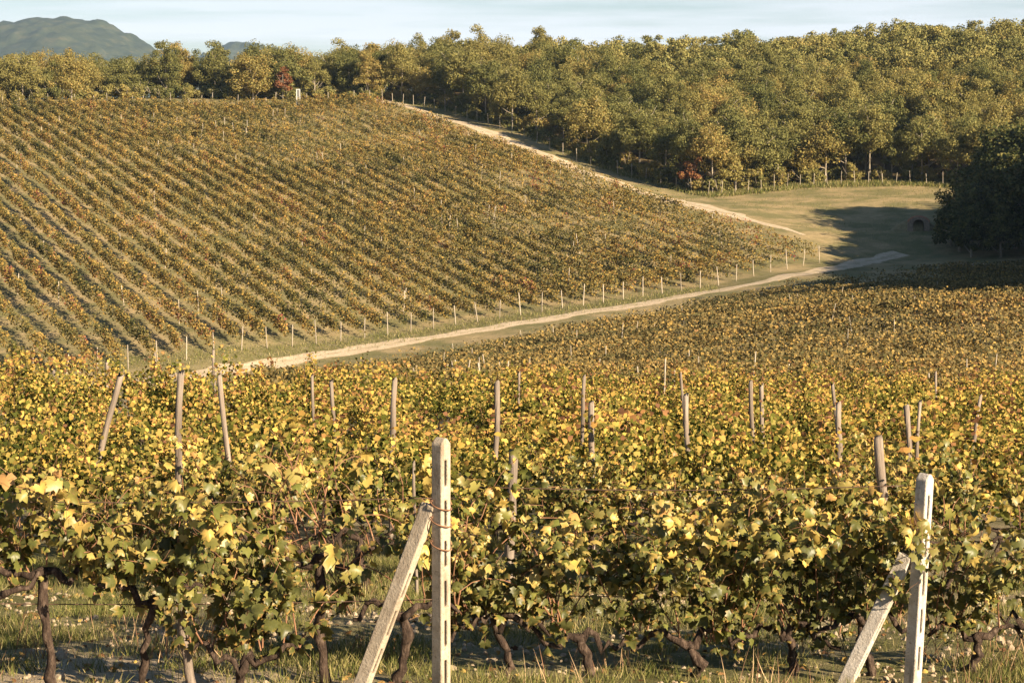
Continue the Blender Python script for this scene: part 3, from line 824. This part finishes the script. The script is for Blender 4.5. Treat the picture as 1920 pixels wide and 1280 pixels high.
inn = []
for k in range(150):
    q = random.choice(feet); t = random.uniform(6, 160) ** 1.0
    x = q[0] + DR[0] * t; y = q[1] + DR[1] * t
    p = pix((x, y, h1(x, y) + 1.8))
    if not (4 < p[0] < 1916) or t > 150 - (q[0] + 46) * .4: continue
    inn.append(stake(x, y, random.uniform(1.75, 2.35), .8, 3.5))
for o in inn: tag(o, "thin pale stake standing up out of the hillside vine rows", "stake", "stakes among the hillside vines")
for k in range(34):
    q = feet[int((k + .5) / 34 * len(feet)) % len(feet)]; t = 160 - (q[0] + 46) * .38 + random.uniform(-2, 5)
    x = q[0] + DR[0] * t; y = q[1] + DR[1] * t
    if abs(x) > .257 * y: continue
    tag(stake(x, y, random.uniform(1.9, 2.7), .9, 2.5), "pale stake on the crest of the hillside vineyard before the trees", "stake", "stakes along the hill crest")
for k in range(55):
    D = random.uniform(48, 160); x = random.uniform(-.1 * D, .255 * D)
    y = D
    if y > 150 + .685 * (x + 23.4): continue
    tag(stake(x, y, random.uniform(1.55, 1.95), .5, 6), "thin weathered stake poking out of the valley vines", "stake", "stakes among the valley vines")

# ------------------------------------------------------------------ trees
def crown(rx, rz, zc, nl, per, card, seed):
    rs = np.random.default_rng(seed)
    P, Nn = [], []
    # lobes spread through an ellipsoid, more toward the outside
    for k in range(int(nl * 1.35)):
        d = rs.normal(0, 1, 3); d /= np.linalg.norm(d); d[2] = d[2] * 1.05 - .02; d[:2] *= 1.12 if d[2] > -.1 else 1.5
        rad = rs.uniform(.25, .80)
        c = np.array((d[0] * rx * rad, d[1] * rx * rad, zc + d[2] * rz * rad))
        lr = rs.uniform(.20, .36) * rx
        m = int(per * .8 * rs.uniform(.6, 1.3))
        v = rs.normal(0, 1, (m, 3)); v /= np.linalg.norm(v, axis=1)[:, None]
        rr = lr * rs.uniform(.45, 1.12, m)
        P.append(c + v * rr[:, None] * np.array((1.1, 1.1, .8))); Nn.append(v * .8 + rs.normal(0, .5, (m, 3)) + np.array((0, 0, .3)))
    P = np.concatenate(P); Nn = np.concatenate(Nn); m = len(P)
    V, Gs, _ = scatter(CARD[0], CARD[1], P, Nn, rs.normal(0, 1, (m, 3)), card * rs.uniform(.55, 1.3, m))
    return V, Gs
def tree_proto(h, rx, base, seed, mat, name, nl=20, per=120, card=.30, tr=.15):
    rs = np.random.default_rng(seed)
    r = empty(name, (0, 0, 0))
    rz = (h - base) / 2; zc = base + rz
    a = Acc()
    lean = rs.normal(0, .25, 2)
    n = 7; zz = np.linspace(-.4, zc + rz * .3, n)
    zq = np.maximum(zz, 0) / h
    P = np.column_stack([lean[0] * zq ** 1.5 * 2, lean[1] * zq ** 1.5 * 2, zz])
    V, fs = tube(P, np.linspace(tr, tr * .35, n), 7, jit=.08); a.add(V, fs)
    for k in range(6):
        zi = rs.uniform(base * .8, zc + rz * .2); q = np.array((np.interp(zi, zz, P[:, 0]), np.interp(zi, zz, P[:, 1]), zi))
        d = np.array((*rs.normal(0, 1, 2), rs.uniform(.3, .9))); d /= np.linalg.norm(d)
        V, fs = tube([q, q + d * rx * .35 + np.array((0, 0, .1)), q + d * rx * .8 + np.array((0, 0, .5))], [tr * .45, tr * .3, tr * .12], 5); a.add(V, fs)
    link("trunk", a.mesh("trunk", M_TBARK), r)
    V, Gs = crown(rx, rz, zc, nl, per, card, seed + 100)
    link("crown", mesh_np("crown", V, Gs, mat), r)
    return r
OAK = [tree_proto(h, rx, b, 10 + k, M_TREE, "oak_tree", nl, int(per * 1.2), .165) for k, (h, rx, b, nl, per) in enumerate(
    ((8.5, 3.1, .3, 44, 165), (9.5, 3.3, .4, 48, 165), (8.0, 2.8, .2, 40, 165), (10.2, 3.0, .5, 46, 165), (9.0, 3.5, .3, 50, 165), (7.5, 2.6, .1, 36, 165), (9.6, 2.8, .4, 42, 165), (8.8, 3.3, .2, 46, 165)))]
EDGE = [tree_proto(h, rx, b, 40 + k, M_TREE, "oak_tree", nl, int(per * 1.7), .18, .13) for k, (h, rx, b, nl, per) in enumerate(
    ((9.5, 3.0, 2.5, 40, 95), (8.5, 2.7, 1.3, 36, 95), (10.2, 2.9, 2.9, 42, 95), (9.0, 3.1, 2.4, 42, 95), (6.5, 2.4, 0.2, 32, 95)))]
EVER = [tree_proto(h, rx, b, 60 + k, M_EVER, "evergreen_oak", nl, per, .32, .25) for k, (h, rx, b, nl, per) in enumerate(
    ((14, 4.6, .8, 60, 150), (12.5, 4.2, .5, 55, 150), (9, 3.6, .3, 46, 140)))]
REDT = [tree_proto(6.5, 2.0, .8, 80, M_RED, "maple_tree", 14, 120, .27, .08)]
done = set()
def plant(protos, x, y, s, sink=.1, sz_=None):
    p = random.choice(protos); rz = random.uniform(0, 6.28); loc = (x, y, h1(x, y) - sink)
    sc = (s * random.uniform(.9, 1.1), s * random.uniform(.9, 1.1), s * random.uniform(.9, 1.12))
    if p.name not in done:
        done.add(p.name); p.location = loc; p.rotation_euler = (0, 0, rz); p.scale = sc; return p
    return dup(p, loc, rz, sc)
forest = []
def free(x, y, d, lst): return all((x - a) ** 2 + (y - b) ** 2 > d * d for a, b in lst)
taken = []
# edge rank
ex = -22.0
while ex < 70:
    ye = float(np.interp(ex, WE[:, 0], WE[:, 1])) + random.uniform(1.0, 2.6)
    o = plant(EDGE, ex, ye, random.uniform(.85, 1.12)); forest.append((1, ex, ye, o)); taken.append((ex, ye))
    ex += random.uniform(2.6, 3.8) if ex > 15 else random.uniform(3.0, 4.2)
# inside the wood: the nearest as trees of their own, the far rest of the closed canopy as one mass
cand = []
for _ in range(14000):
    x = random.uniform(-32, 112); y = random.uniform(255, 404)
    dpt = float(wood_depth(x, y))
    if dpt < 3.8 or abs(x) > .262 * y + 3 or not free(x, y, 4.5, taken): continue
    taken.append((x, y)); cand.append((dpt, x, y))
cand.sort()
NTREE = 226
for dpt, x, y in cand[:NTREE]: forest.append((2, x, y, plant(OAK, x, y, random.uniform(.95, 1.15))))
fa = Acc()
FARC = [crown(rx, (h - .6) / 2, .6 + (h - .6) / 2, nl, 100, .25, 300 + k) for k, (h, rx, nl) in enumerate(((8.5, 3.1, 30), (9.4, 3.3, 34), (7.8, 2.8, 28), (10.4, 3.0, 34), (9, 3.5, 34), (8.3, 2.6, 26)))]
for dpt, x, y in cand[NTREE:]:
    V, Gs = FARC[random.randrange(6)]; a_ = random.uniform(0, 6.28); sc = random.uniform(.85, 1.12); c_, s_ = math.cos(a_) * sc, math.sin(a_) * sc
    fa.add(np.column_stack([V[:, 0] * c_ - V[:, 1] * s_ + x, V[:, 0] * s_ + V[:, 1] * c_ + y, V[:, 2] * sc * random.uniform(.92, 1.1) + h1(x, y) - .2]), Gs)
print("wood:", len(cand))
tag(link("forest", fa.mesh("forest", M_TREEFAR)), kind="stuff")
# tree line behind the crest on the left
left = []
lt = []
for _ in range(900):
    x = random.uniform(-98, -24); y = float(np.interp(x, WE[:, 0], WE[:, 1])) + random.uniform(-4, 22)
    if abs(x) > .257 * y + 3 or not free(x, y, 4.6, lt) : continue
    lt.append((x, y)); left.append((x, y, plant(OAK[:8], x, y, random.uniform(.78, 1.08))))
for px, D, sc_ in ((140, 324, 1.12), (478, 338, 1.2), (490, 344, 1.15), (535, 342, 1.15), (555, 347, 1.1), (620, 347, 1.08)):
    x, y = (px - 960) / F * D, D; left.append((x, y, plant([OAK[0], OAK[4], OAK[7]], x, y, sc_)))
left.sort(key=lambda q: pix((q[0], q[1], 5))[0])
HUE = ["olive", "brownish olive", "yellowing", "dull green"]
for k, (x, y, o) in enumerate(left):
    tag(o, f"autumn oak, {nth(k + 1)} from left in the tree line above the hillside", "tree", "trees along the hill crest")
for rank, nm in ((1, "along the lower edge of the wood"),):
    L_ = sorted([f for f in forest if f[0] == rank], key=lambda f: pix((f[1], f[2], 0))[0])
    for k, f in enumerate(L_): tag(f[3], f"autumn oak {nm}, {nth(k + 1)} from left", "tree", "oaks of the wood")
inn = [f for f in forest if f[0] == 2]
bands = [(4, 22, "just behind the edge of the wood"), (22, 45, "halfway up the wooded slope"), (45, 70, "high on the wooded slope"), (70, 400, "on the skyline of the wood")]
for lo, hi, nm in bands:
    L_ = sorted([f for f in inn if lo <= wood_depth(f[1], f[2]) < hi], key=lambda f: pix((f[1], f[2], 0))[0])
    for k, f in enumerate(L_): tag(f[3], f"autumn oak {nm}, {nth(k + 1)} from left", "tree", "oaks of the wood")
# bushes under the trees
BUSH = []
for k, (h, rx) in enumerate(((2.4, 1.7), (3.0, 1.9), (1.8, 1.5))):
    r = empty("bush", (0, 0, 0)); r0 = Acc()
    for q in range(5):
        d = np.array((random.gauss(0, .5), random.gauss(0, .5), 1.0)); V, fs = tube([(0, 0, -.2), d * .4 * h, d * .75 * h + np.array((0, 0, .1))], [.05, .035, .015], 5); r0.add(V, fs)
    link("stem", r0.mesh("stem", M_TBARK), r)
    V, Gs = crown(rx, h * .55, h * .5, 20, 90, .20, 500 + k); link("crown", mesh_np("crown", V, Gs, M_TREE), r); BUSH.append(r)
bl = []
for _ in range(700):
    lf = random.random() < .5
    x = random.uniform(-92, -22) if lf else random.uniform(-22, 68)
    y = float(np.interp(x, WE[:, 0], WE[:, 1])) + (random.uniform(-6, 1) if lf else random.uniform(.5, 5))
    if abs(x) > .257 * y + 1 or not free(x, y, 2.1, bl): continue
    if x > 28 and random.random() < .55: continue
    bl.append((x, y))
bl.sort(key=lambda q: pix((q[0], q[1], -5 if q[0] > -20 else 4))[0])
for k, (x, y) in enumerate(bl):
    tag(plant(BUSH, x, y, random.uniform(.7, 1.15)), f"low autumn bush at the foot of the trees, {nth(k + 1)} from left", "bush", "bushes at the foot of the trees")
# reddish trees
for (px, py, D, lab) in ((1480, 150, 318, "small rust-red maple among the olive oaks in the middle of the wood"), (1838, 185, 300, "dark red maple at the right of the wood"), (1300, 300, 262, "reddish maple at the wood's lower edge by the meadow"), (530, 150, 336, "orange-red maple in the tree line beside the white board")):
    x, y = at(px, py, D)[:2]
    tag(plant(REDT, x, y, 1.05 if D > 290 else .8), lab, "tree", "red maples")
# dark evergreens at the right edge of the meadow and beyond the frame
ev = []
for (px, D, s, which) in ((1783, 216, .50, 2), (1800, 213, .72, 2), (1822, 209, .62, 2), (1838, 216, .86, 2), (1866, 218, .80, 1), (1878, 207, .58, 2), (1905, 214, .90, 1), (1888, 226, 1.02, 0), (1922, 222, 1.08, 0), (1940, 210, .9, 1), (1850, 231, .82, 1), (1815, 226, .62, 1)):
    x = (px - 960) / F * D; o = plant([EVER[which]], x, D, s); ev.append((px, o))
for k, (px, o) in enumerate(sorted(ev, key=lambda q: q[0])):
    tag(o, f"dark shaded evergreen oak, {nth(k + 1)} from left in the clump right of the meadow", "tree", "evergreen oaks right of the meadow")
off = []
TE = math.tan(math.radians(23.0))
SX, SY = math.sin(math.radians(133)), math.cos(math.radians(133))
for k in range(9000):
    y = random.uniform(112, 226); x = random.uniform(50, 110)
    if (x - 35.4) * -SY + (y - 140) * SX < 5.5: continue      # keep the sunlit part of the valley vines clear
    if x - 5.5 < .2572 * y or not free(x, y, 5.4, [(q[0], q[1]) for q in off]): continue
    zt_ = h1(x, y); s_ = 1.22
    while s_ > .5:                                             # tip of the shade
        L = (13.5 * s_ + zt_ + 13.0) / TE
        tx, ty = x - SX * L, y - SY * L
        xb = np.interp(ty, [140, 157, 185, 212, 232, 244, 252, 262], [14, 23, 28, 34.5, 27, 33, 50, 62])
        if tx >= xb - 1.5: break
        s_ -= .06
    if s_ <= .52: continue
    off.append((x, y, s_))
for k, (x, y, s_) in enumerate(off):
    tag(plant(EVER[:2], x, y, s_), "tall dark evergreen oak beyond the right edge of the view", "tree", "evergreen oaks beyond the view")
print("off:", len(off))
# ------------------------------------------------------------------ fence posts along the wood
k = 0
fp = []
for q in np.linspace(0, 1, 44):
    x = -20 + q * 78; y = float(np.interp(x, WE[:, 0], WE[:, 1])) - (2.2 if x < 16 else 1.0) - random.uniform(0, .5)
    if x < 14: x -= 1.8
    fp.append((pix((x, y, h1(x, y)))[0], stake(x, y, random.uniform(1.5, 2.0), .8, 3, "fence_post")))
fp.sort(key=lambda a: a[0])
for k, (px, o) in enumerate(fp):
    tag(o, f"thin pale fence post, {nth(k + 1)} from left along the edge of the wood", "fence post", "fence posts along the wood")

# ------------------------------------------------------------------ white board on the crest
def bx(a, x0, x1, y0, y1, z0, z1):
    V = np.array([(x, y, z) for z in (z0, z1) for y in (y0, y1) for x in (x0, x1)])
    a.add(V, [np.array([(0, 2, 3, 1), (4, 5, 7, 6), (0, 1, 5, 4), (1, 3, 7, 5), (3, 2, 6, 7), (2, 0, 4, 6)])])
M_WHITE = plain("white_paint", [(.3, (.50, .49, .46)), (.7, (.62, .60, .57))], 3)
M_GREY = plain("grey_board", [(.3, (.10, .105, .10)), (.7, (.16, .16, .155))], 4)
bp_ = at(559, 178, 326); r = empty("notice_board", (bp_[0], bp_[1], h1(bp_[0], bp_[1])), .25, .84)
zt = at(559, 163, 326)[2] - h1(bp_[0], bp_[1])
a = Acc(); bx(a, -.38, -.27, -.05, .05, 0, zt); bx(a, .27, .38, -.05, .05, 0, zt); link("upright", a.mesh("upright", M_WHITE, smooth=False), r)
a = Acc(); bx(a, -.40, .40, -.06, .06, zt, zt + .11); link("top_rail", a.mesh("top_rail", M_WHITE, smooth=False), r)
a = Acc(); bx(a, -.268, .268, -.02, .02, max(.3, zt - 1.5), zt - .01); link("panel", a.mesh("panel", M_GREY, smooth=False), r)
tag(r, "white framed grey board standing on the crest before the trees", "board")

# ------------------------------------------------------------------ culvert mouth in the bank
c0 = at(1722, 440, 223); zg = h1(c0[0], c0[1])
M_STONE = plain("bank_stone", [(.3, (.14, .11, .085)), (.7, (.30, .24, .18))], 4, .6, 15)
M_TERRA = plain("terracotta", [(.3, (.26, .13, .08)), (.7, (.40, .22, .14))], 4)
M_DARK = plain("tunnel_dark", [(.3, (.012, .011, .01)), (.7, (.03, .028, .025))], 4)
r = empty("culvert", (c0[0], c0[1], zg), -.15)
a = Acc()
th = np.linspace(0, math.pi, 13); R1, R2 = .6, .8
arch = np.array([(R1 * math.cos(t), .75 + R1 * math.sin(t) * .9) for t in th]); arch = np.vstack([(R1, -.3), arch, (-R1, -.3)])
outr = np.array([(R2 * 1.5 * math.cos(t), .75 + R2 * math.sin(t) * 1.05) for t in th]); outr = np.vstack([(R2 * 1.5, -.3), outr, (-R2 * 1.5, -.3)])
m = len(arch)
V = np.vstack([np.column_stack([q[:, 0], np.full(m, yy), q[:, 1]]) for q, yy in ((arch, 0), (outr, 0), (outr, .9), (arch, .9))])
qs = []
for s in range(4):
    for k in range(m - 1):
        a0, b0 = s * m, ((s + 1) % 4) * m
        qs.append((a0 + k, a0 + k + 1, b0 + k + 1, b0 + k))
a.add(V, [np.array(qs)]); link("headwall", a.mesh("headwall", M_STONE, smooth=False), r)
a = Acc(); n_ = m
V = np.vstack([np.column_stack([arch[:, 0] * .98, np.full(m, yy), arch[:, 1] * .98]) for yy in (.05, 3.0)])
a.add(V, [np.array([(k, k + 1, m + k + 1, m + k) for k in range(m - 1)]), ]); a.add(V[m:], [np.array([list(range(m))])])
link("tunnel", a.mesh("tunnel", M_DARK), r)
a = Acc(); cop = np.array([(x * 1.04, y * 1.02 + .03) for x, y in outr[2:-2]]); V, fs = tube(np.column_stack([cop[:, 0], np.full(len(cop), .1), cop[:, 1]]), .11, 6); a.add(V, fs); link("coping", a.mesh("coping", M_TERRA), r)
tag(r, "small stone culvert with a dark arched mouth in the shaded bank", "culvert")
# earth mound over the culvert
a = Acc(); u = np.linspace(0, 1, 9); tt = np.linspace(0, 2 * math.pi, 28, endpoint=False)
V = []
for q in u:
    for t in tt:
        rad = 2.9 * (q) * (1 + .12 * math.sin(3 * t)); V.append((rad * math.cos(t), 1.9 + .62 * rad * math.sin(t), 1.3 * (1 - q * q) - .3 * q))
V = np.array(V); qd = []
for i_ in range(8):
    for j_ in range(28): qd.append((i_ * 28 + j_, (i_ + 1) * 28 + j_, (i_ + 1) * 28 + (j_ + 1) % 28, i_ * 28 + (j_ + 1) % 28))
V[:, 2] += H(V[:, 0] + c0[0], V[:, 1] + c0[1]) - zg
mm = plain("bank_earth", [(.3, (.12, .11, .05)), (.7, (.28, .22, .12))], 1.5, .5, 6)
a.add(V + np.array((c0[0], c0[1], zg)), [np.array(qd)]); tag(link("terrain_bank", a.mesh("terrain_bank", mm)), kind="structure")

# ------------------------------------------------------------------ grass, dry stems, clods, fallen leaves
M_GRASS = leaf_mat("grass_blade", [(0, (.06, .08, .022)), (.4, (.14, .15, .045)), (.7, (.26, .23, .085)), (1, (.46, .37, .20))], trans=.2, spread=.8, objw=0, patch=.6, patch_scale=.8)
M_DRY = leaf_mat("dry_stem", [(0, (.14, .07, .045)), (.5, (.28, .16, .095)), (1, (.45, .33, .19))], trans=.1, spread=.9, objw=0)
BL = (np.array([(-.5, 0, 0), (.5, 0, 0), (-.35, .5, .06), (.35, .5, .06), (0, 1, .28)], float) * np.array((.045, 1, 1)), [np.array([(0, 1, 3), (0, 3, 2), (2, 3, 4)])], None)
n = 260000
x = RNG.uniform(-5.4, 5.4, n); y = 10 + 14 * RNG.uniform(0, 1, n) ** .9
cov = fbm(x, y, .9, 21, 3)
bare = np.clip((-x - .6) / 1.5, 0, 1) * np.clip((14.5 - y) / .8, 0, 1) * .25
keep = (cov - bare) > RNG.normal(.455, .07, n); x, y = x[keep], y[keep]; n = len(x)
z = H(x, y) + (fbm(x, y, .9, 3) - .5) * .10 - .01
V, Gs, _ = scatter(BL[0], BL[1], np.column_stack([x, y, z]), RNG.normal(0, 1, (n, 3)) * np.array((1, 1, .25)), RNG.normal(0, .42, (n, 3)) * np.array((1, 1, .2)) + np.array((0, 0, 1)), RNG.uniform(.04, .13, n) * (.6 + cov[keep]))
tag(link("grass", mesh_np("grass", V, Gs, M_GRASS)), kind="stuff")
# dry stems
cl = [(random.uniform(-4.6, 4.8), random.uniform(12.2, 20)) for _ in range(26)] + [((px - 960) / F * 14.2, 14.2 + random.uniform(-.3, .3)) for px in (290, 330, 360, 400, 520, 600, 690, 1560, 1780)]
px_, py_ = [], []
for a_, b_ in cl:
    m = random.randint(20, 45); px_.append(RNG.normal(a_, .16, m)); py_.append(RNG.normal(b_, .16, m))
x = np.concatenate(px_); y = np.concatenate(py_); n = len(x)
V, Gs, _ = scatter(BL[0] * np.array((.55, 1, .5)), BL[1], np.column_stack([x, y, H(x, y) - .02]), RNG.normal(0, 1, (n, 3)) * np.array((1, 1, .2)), RNG.normal(0, .35, (n, 3)) * np.array((1, 1, .2)) + np.array((0, 0, 1)), RNG.uniform(.12, .34, n))
tag(link("dry_grass", mesh_np("dry_grass", V, Gs, M_DRY)), kind="stuff")
# tufts on the hillside verge, meadow edge and along the wood
n = 52000
s = RNG.uniform(0, 1, n); kind = RNG.integers(0, 4, n)
x = np.where(kind == 0, -44 + 78 * s, -20 + 85 * s)
y = np.where(kind == 0, 165 + .685 * (x + 23.4) + RNG.normal(-1.0, 1.6, n), np.interp(x, WE[:, 0], WE[:, 1]) + RNG.normal(-.6, 1.1, n))
x = np.where(kind == 3, RNG.uniform(18, 62, n), x); y = np.where(kind == 3, RNG.uniform(214, 266, n), y)
ok = ~((kind == 0) & (x > 20)) & ~((kind == 3) & ((fbm(x, y, 6, 61) < .48) | ((x - 33) * .9063 + (y - 212) * .4226 < 6))); x, y, kind = x[ok], y[ok], kind[ok]; n = len(x)
V, Gs, _ = scatter(BL[0] * np.array((3.2, 1, 1)), BL[1], np.column_stack([x, y, H(x, y) - .03]), RNG.normal(0, 1, (n, 3)) * np.array((1, 1, .2)), RNG.normal(0, .45, (n, 3)) * np.array((1, 1, .2)) + np.array((0, 0, 1)), np.where(kind == 0, RNG.uniform(.12, .35, n), np.where(kind == 3, RNG.uniform(.1, .3, n), RNG.uniform(.25, .7, n))))
tag(link("verge_grass", mesh_np("verge_grass", V, Gs, M_GRASS)), kind="stuff")
# clay clods
ico = np.array([(0, 0, 1), (.9, 0, .4), (.28, .85, .4), (-.72, .53, .4), (-.72, -.53, .4), (.28, -.85, .4), (.72, .53, -.4), (-.28, .85, -.4), (-.9, 0, -.4), (-.28, -.85, -.4), (.72, -.53, -.4), (0, 0, -1)], float)
icf = np.array([(0, 1, 2), (0, 2, 3), (0, 3, 4), (0, 4, 5), (0, 5, 1), (1, 6, 2), (2, 7, 3), (3, 8, 4), (4, 9, 5), (5, 10, 1), (2, 6, 7), (3, 7, 8), (4, 8, 9), (5, 9, 10), (1, 10, 6), (11, 7, 6), (11, 8, 7), (11, 9, 8), (11, 10, 9), (11, 6, 10)])
M_CLOD = plain("clay_clod", [(.3, (.24, .18, .115)), (.7, (.46, .37, .255))], 9, .5, 40)
n = 9000
x = RNG.uniform(-5, 5, n); y = RNG.uniform(10.5, 20, n)
keep = fbm(x, y, .9, 21, 3) < RNG.normal(.42, .05, n) + np.clip((-x - .6) / 1.5, 0, 1) * np.clip((14.2 - y) / .9, 0, 1) * .16; x, y = x[keep], y[keep]; n = len(x)
V, Gs, _ = scatter(ico * np.array((1, .8, .7)), [icf], np.column_stack([x, y, H(x, y) + (fbm(x, y, .9, 3) - .5) * .10]), RNG.normal(0, 1, (n, 3)), RNG.normal(0, 1, (n, 3)), RNG.gamma(1.4, .009, n) + .005)
tag(link("clay_rubble", mesh_np("clay_rubble", V, Gs, M_CLOD, smooth=False)), kind="stuff")
n = 1700
x = RNG.uniform(-5, 5, n); y = RNG.uniform(11, 21, n)
V, Gs, UV = scatter(LEAVES[2][0], LEAVES[2][1], np.column_stack([x, y, H(x, y) + (fbm(x, y, .9, 3) - .5) * .10 + .02]), RNG.normal(0, .4, (n, 3)) + np.array((0, 0, 1)), RNG.normal(0, 1, (n, 3)), RNG.uniform(.025, .06, n), LEAVES[2][2])
M_FALL = leaf_mat("fallen_leaf", [(0, (.10, .05, .03)), (.5, (.24, .13, .06)), (.8, (.42, .27, .09)), (1, (.5, .36, .1))], trans=.1, spread=1.0, objw=0)
tag(link("fallen_leaves", mesh_np("fallen_leaves", V, Gs, M_FALL, uv=UV)), kind="stuff")

# ------------------------------------------------------------------ far mountain
def mountain(profile, D, depth, seed):
    xs_ = np.linspace(profile[0][0], profile[-1][0], 260); vs = np.linspace(-1, 1, 70)
    pr = np.array([( (p - 960) / F * D, (230 - q) / F * D) for p, q in profile])
    X = (xs_ - 960) / F * D
    top = np.interp(X, pr[:, 0], pr[:, 1])
    k = np.ones(5) / 5; top = np.convolve(np.pad(top, 2, mode='edge'), k, 'valid')
    A, B = np.meshgrid(X, vs)
    Z = -40 + (top[None] + 40) * (1 - np.abs(B) ** 1.4)
    Y = D + B * depth
    Z = Z + (fbm(A, Y, 260, seed, 3) - .5) * 40 * (1 - np.abs(B)) * (np.abs(B) > .03) + (fbm(A, Y, 16, seed + 4, 2) - .5) * 17
    V = np.column_stack([A.ravel(), Y.ravel(), Z.ravel()]); nx_ = len(xs_)
    i = np.arange(len(vs) - 1)[:, None] * nx_; j = np.arange(nx_ - 1)[None]
    Q = np.stack([i + j, i + j + 1, i + nx_ + j + 1, i + nx_ + j], -1).reshape(-1, 4)
    return mesh_np("mountain", V, [Q], M_MOUNT)
M_MOUNT = plain("mountain_forest", [(.3, (.02, .03, .015)), (.55, (.05, .06, .028)), (.75, (.11, .10, .05))], .03, .0)
tag(link("mountain", mountain([(-900, 125), (-400, 76), (-120, 62), (0, 53), (60, 44), (150, 36), (185, 40), (230, 57), (275, 80), (310, 102), (420, 130), (700, 150)], 4000, 900, 3)), kind="structure")
tag(link("mountain", mountain([(250, 170), (380, 108), (425, 88), (455, 80), (485, 88), (530, 104), (680, 135), (1000, 180)], 4700, 800, 9)), kind="structure")

# ------------------------------------------------------------------ light and sky
ELEV = math.radians(23.0); AZ = math.radians(133.0)       # azimuth clockwise from +Y (view direction)
ts = Vector((math.sin(AZ) * math.cos(ELEV), math.cos(AZ) * math.cos(ELEV), math.sin(ELEV)))
ld = bpy.data.lights.new("sun", 'SUN'); ld.energy = 5.0; ld.angle = math.radians(.53); ld.color = (1.0, .815, .585)
lo = bpy.data.objects.new("sun", ld); COL.objects.link(lo); lo.rotation_euler = ts.to_track_quat('Z', 'Y').to_euler(); lo.location = (60, -40, 60)
wd = bpy.data.worlds.new("World"); SC.world = wd; wd.use_nodes = True
nt = wd.node_tree; nt.nodes.clear()
sky = N(nt, "ShaderNodeTexSky", sky_type='NISHITA', sun_disc=False, sun_elevation=ELEV, sun_rotation=AZ, altitude=300.0, air_density=1.0, dust_density=.6, ozone_density=2.5)
tc = N(nt, "ShaderNodeTexCoord"); mp = N(nt, "ShaderNodeMapping"); mp.inputs["Scale"].default_value = (5, 5, 70); nt.links.new(tc.outputs["Generated"], mp.inputs[0])
cl = ramp(nt, noise(nt, mp.outputs[0], 1.3, 5, .55), [(.38, (0, 0, 0)), (.62, (1, 1, 1))])
sz_ = N(nt, 'ShaderNodeSeparateXYZ'); nt.links.new(tc.outputs['Generated'], sz_.inputs[0])
low = ramp(nt, sz_.outputs[2], [(0.0, (1, 1, 1)), (.13, (0, 0, 0))])      # thin cloud lies low over the horizon
cl = math_(nt, 'ADD', math_(nt, 'MULTIPLY', cl, .75), .25)
cc = mixc(nt, math_(nt, 'MULTIPLY', cl, low), sky.outputs[0], (10.6, 10.6, 11.4))
bg = N(nt, "ShaderNodeBackground"); bg.inputs["Strength"].default_value = .043; nt.links.new(cc, bg.inputs["Color"])
wo = N(nt, "ShaderNodeOutputWorld"); nt.links.new(bg.outputs[0], wo.inputs[0])

# haze
HAZE = 0.62e-4
if HAZE:
    a = Acc(); bx(a, -4550, 4550, -55, 5590, -48, 270)
    m, nt, out = newmat("haze_air"); pv = N(nt, "ShaderNodeVolumePrincipled"); pv.inputs["Density"].default_value = HAZE; pv.inputs["Color"].default_value = (.46, .69, 1.0, 1)
    nt.links.new(pv.outputs[0], out.inputs["Volume"])
    tag(link("haze", a.mesh("haze", m, smooth=False)), kind="stuff")

# ------------------------------------------------------------------ camera and render settings
cd = bpy.data.cameras.new("camera"); cd.sensor_width = 36; cd.lens = 36 * F / 1920; cd.clip_start = .1; cd.clip_end = 20000
co = bpy.data.objects.new("camera", cd); COL.objects.link(co); co.location = (0, 0, 0); co.rotation_euler = (math.pi / 2 - PITCH, 0, 0)
SC.camera = co
SC.view_settings.view_transform = 'Standard'; SC.view_settings.look = 'None'; SC.view_settings.exposure = 1.42; SC.view_settings.gamma = 1
cy = SC.cycles
cy.max_bounces = 5; cy.diffuse_bounces = 3; cy.glossy_bounces = 2; cy.transmission_bounces = 3; cy.transparent_max_bounces = 4; cy.volume_bounces = 0
cy.use_denoising = True
try: cy.denoiser = 'OPENIMAGEDENOISE'
except Exception: pass
for o in [q for q in COL.objects if q.type == 'EMPTY' and q.get("label") is None]:      # drop patterns that were never placed
    if True:
        for c in list(o.children): bpy.data.objects.remove(c)
        bpy.data.objects.remove(o)
print("triangles:", sum(len(m.polygons) * m.users for m in bpy.data.meshes), "unique", sum(len(m.polygons) for m in bpy.data.meshes))
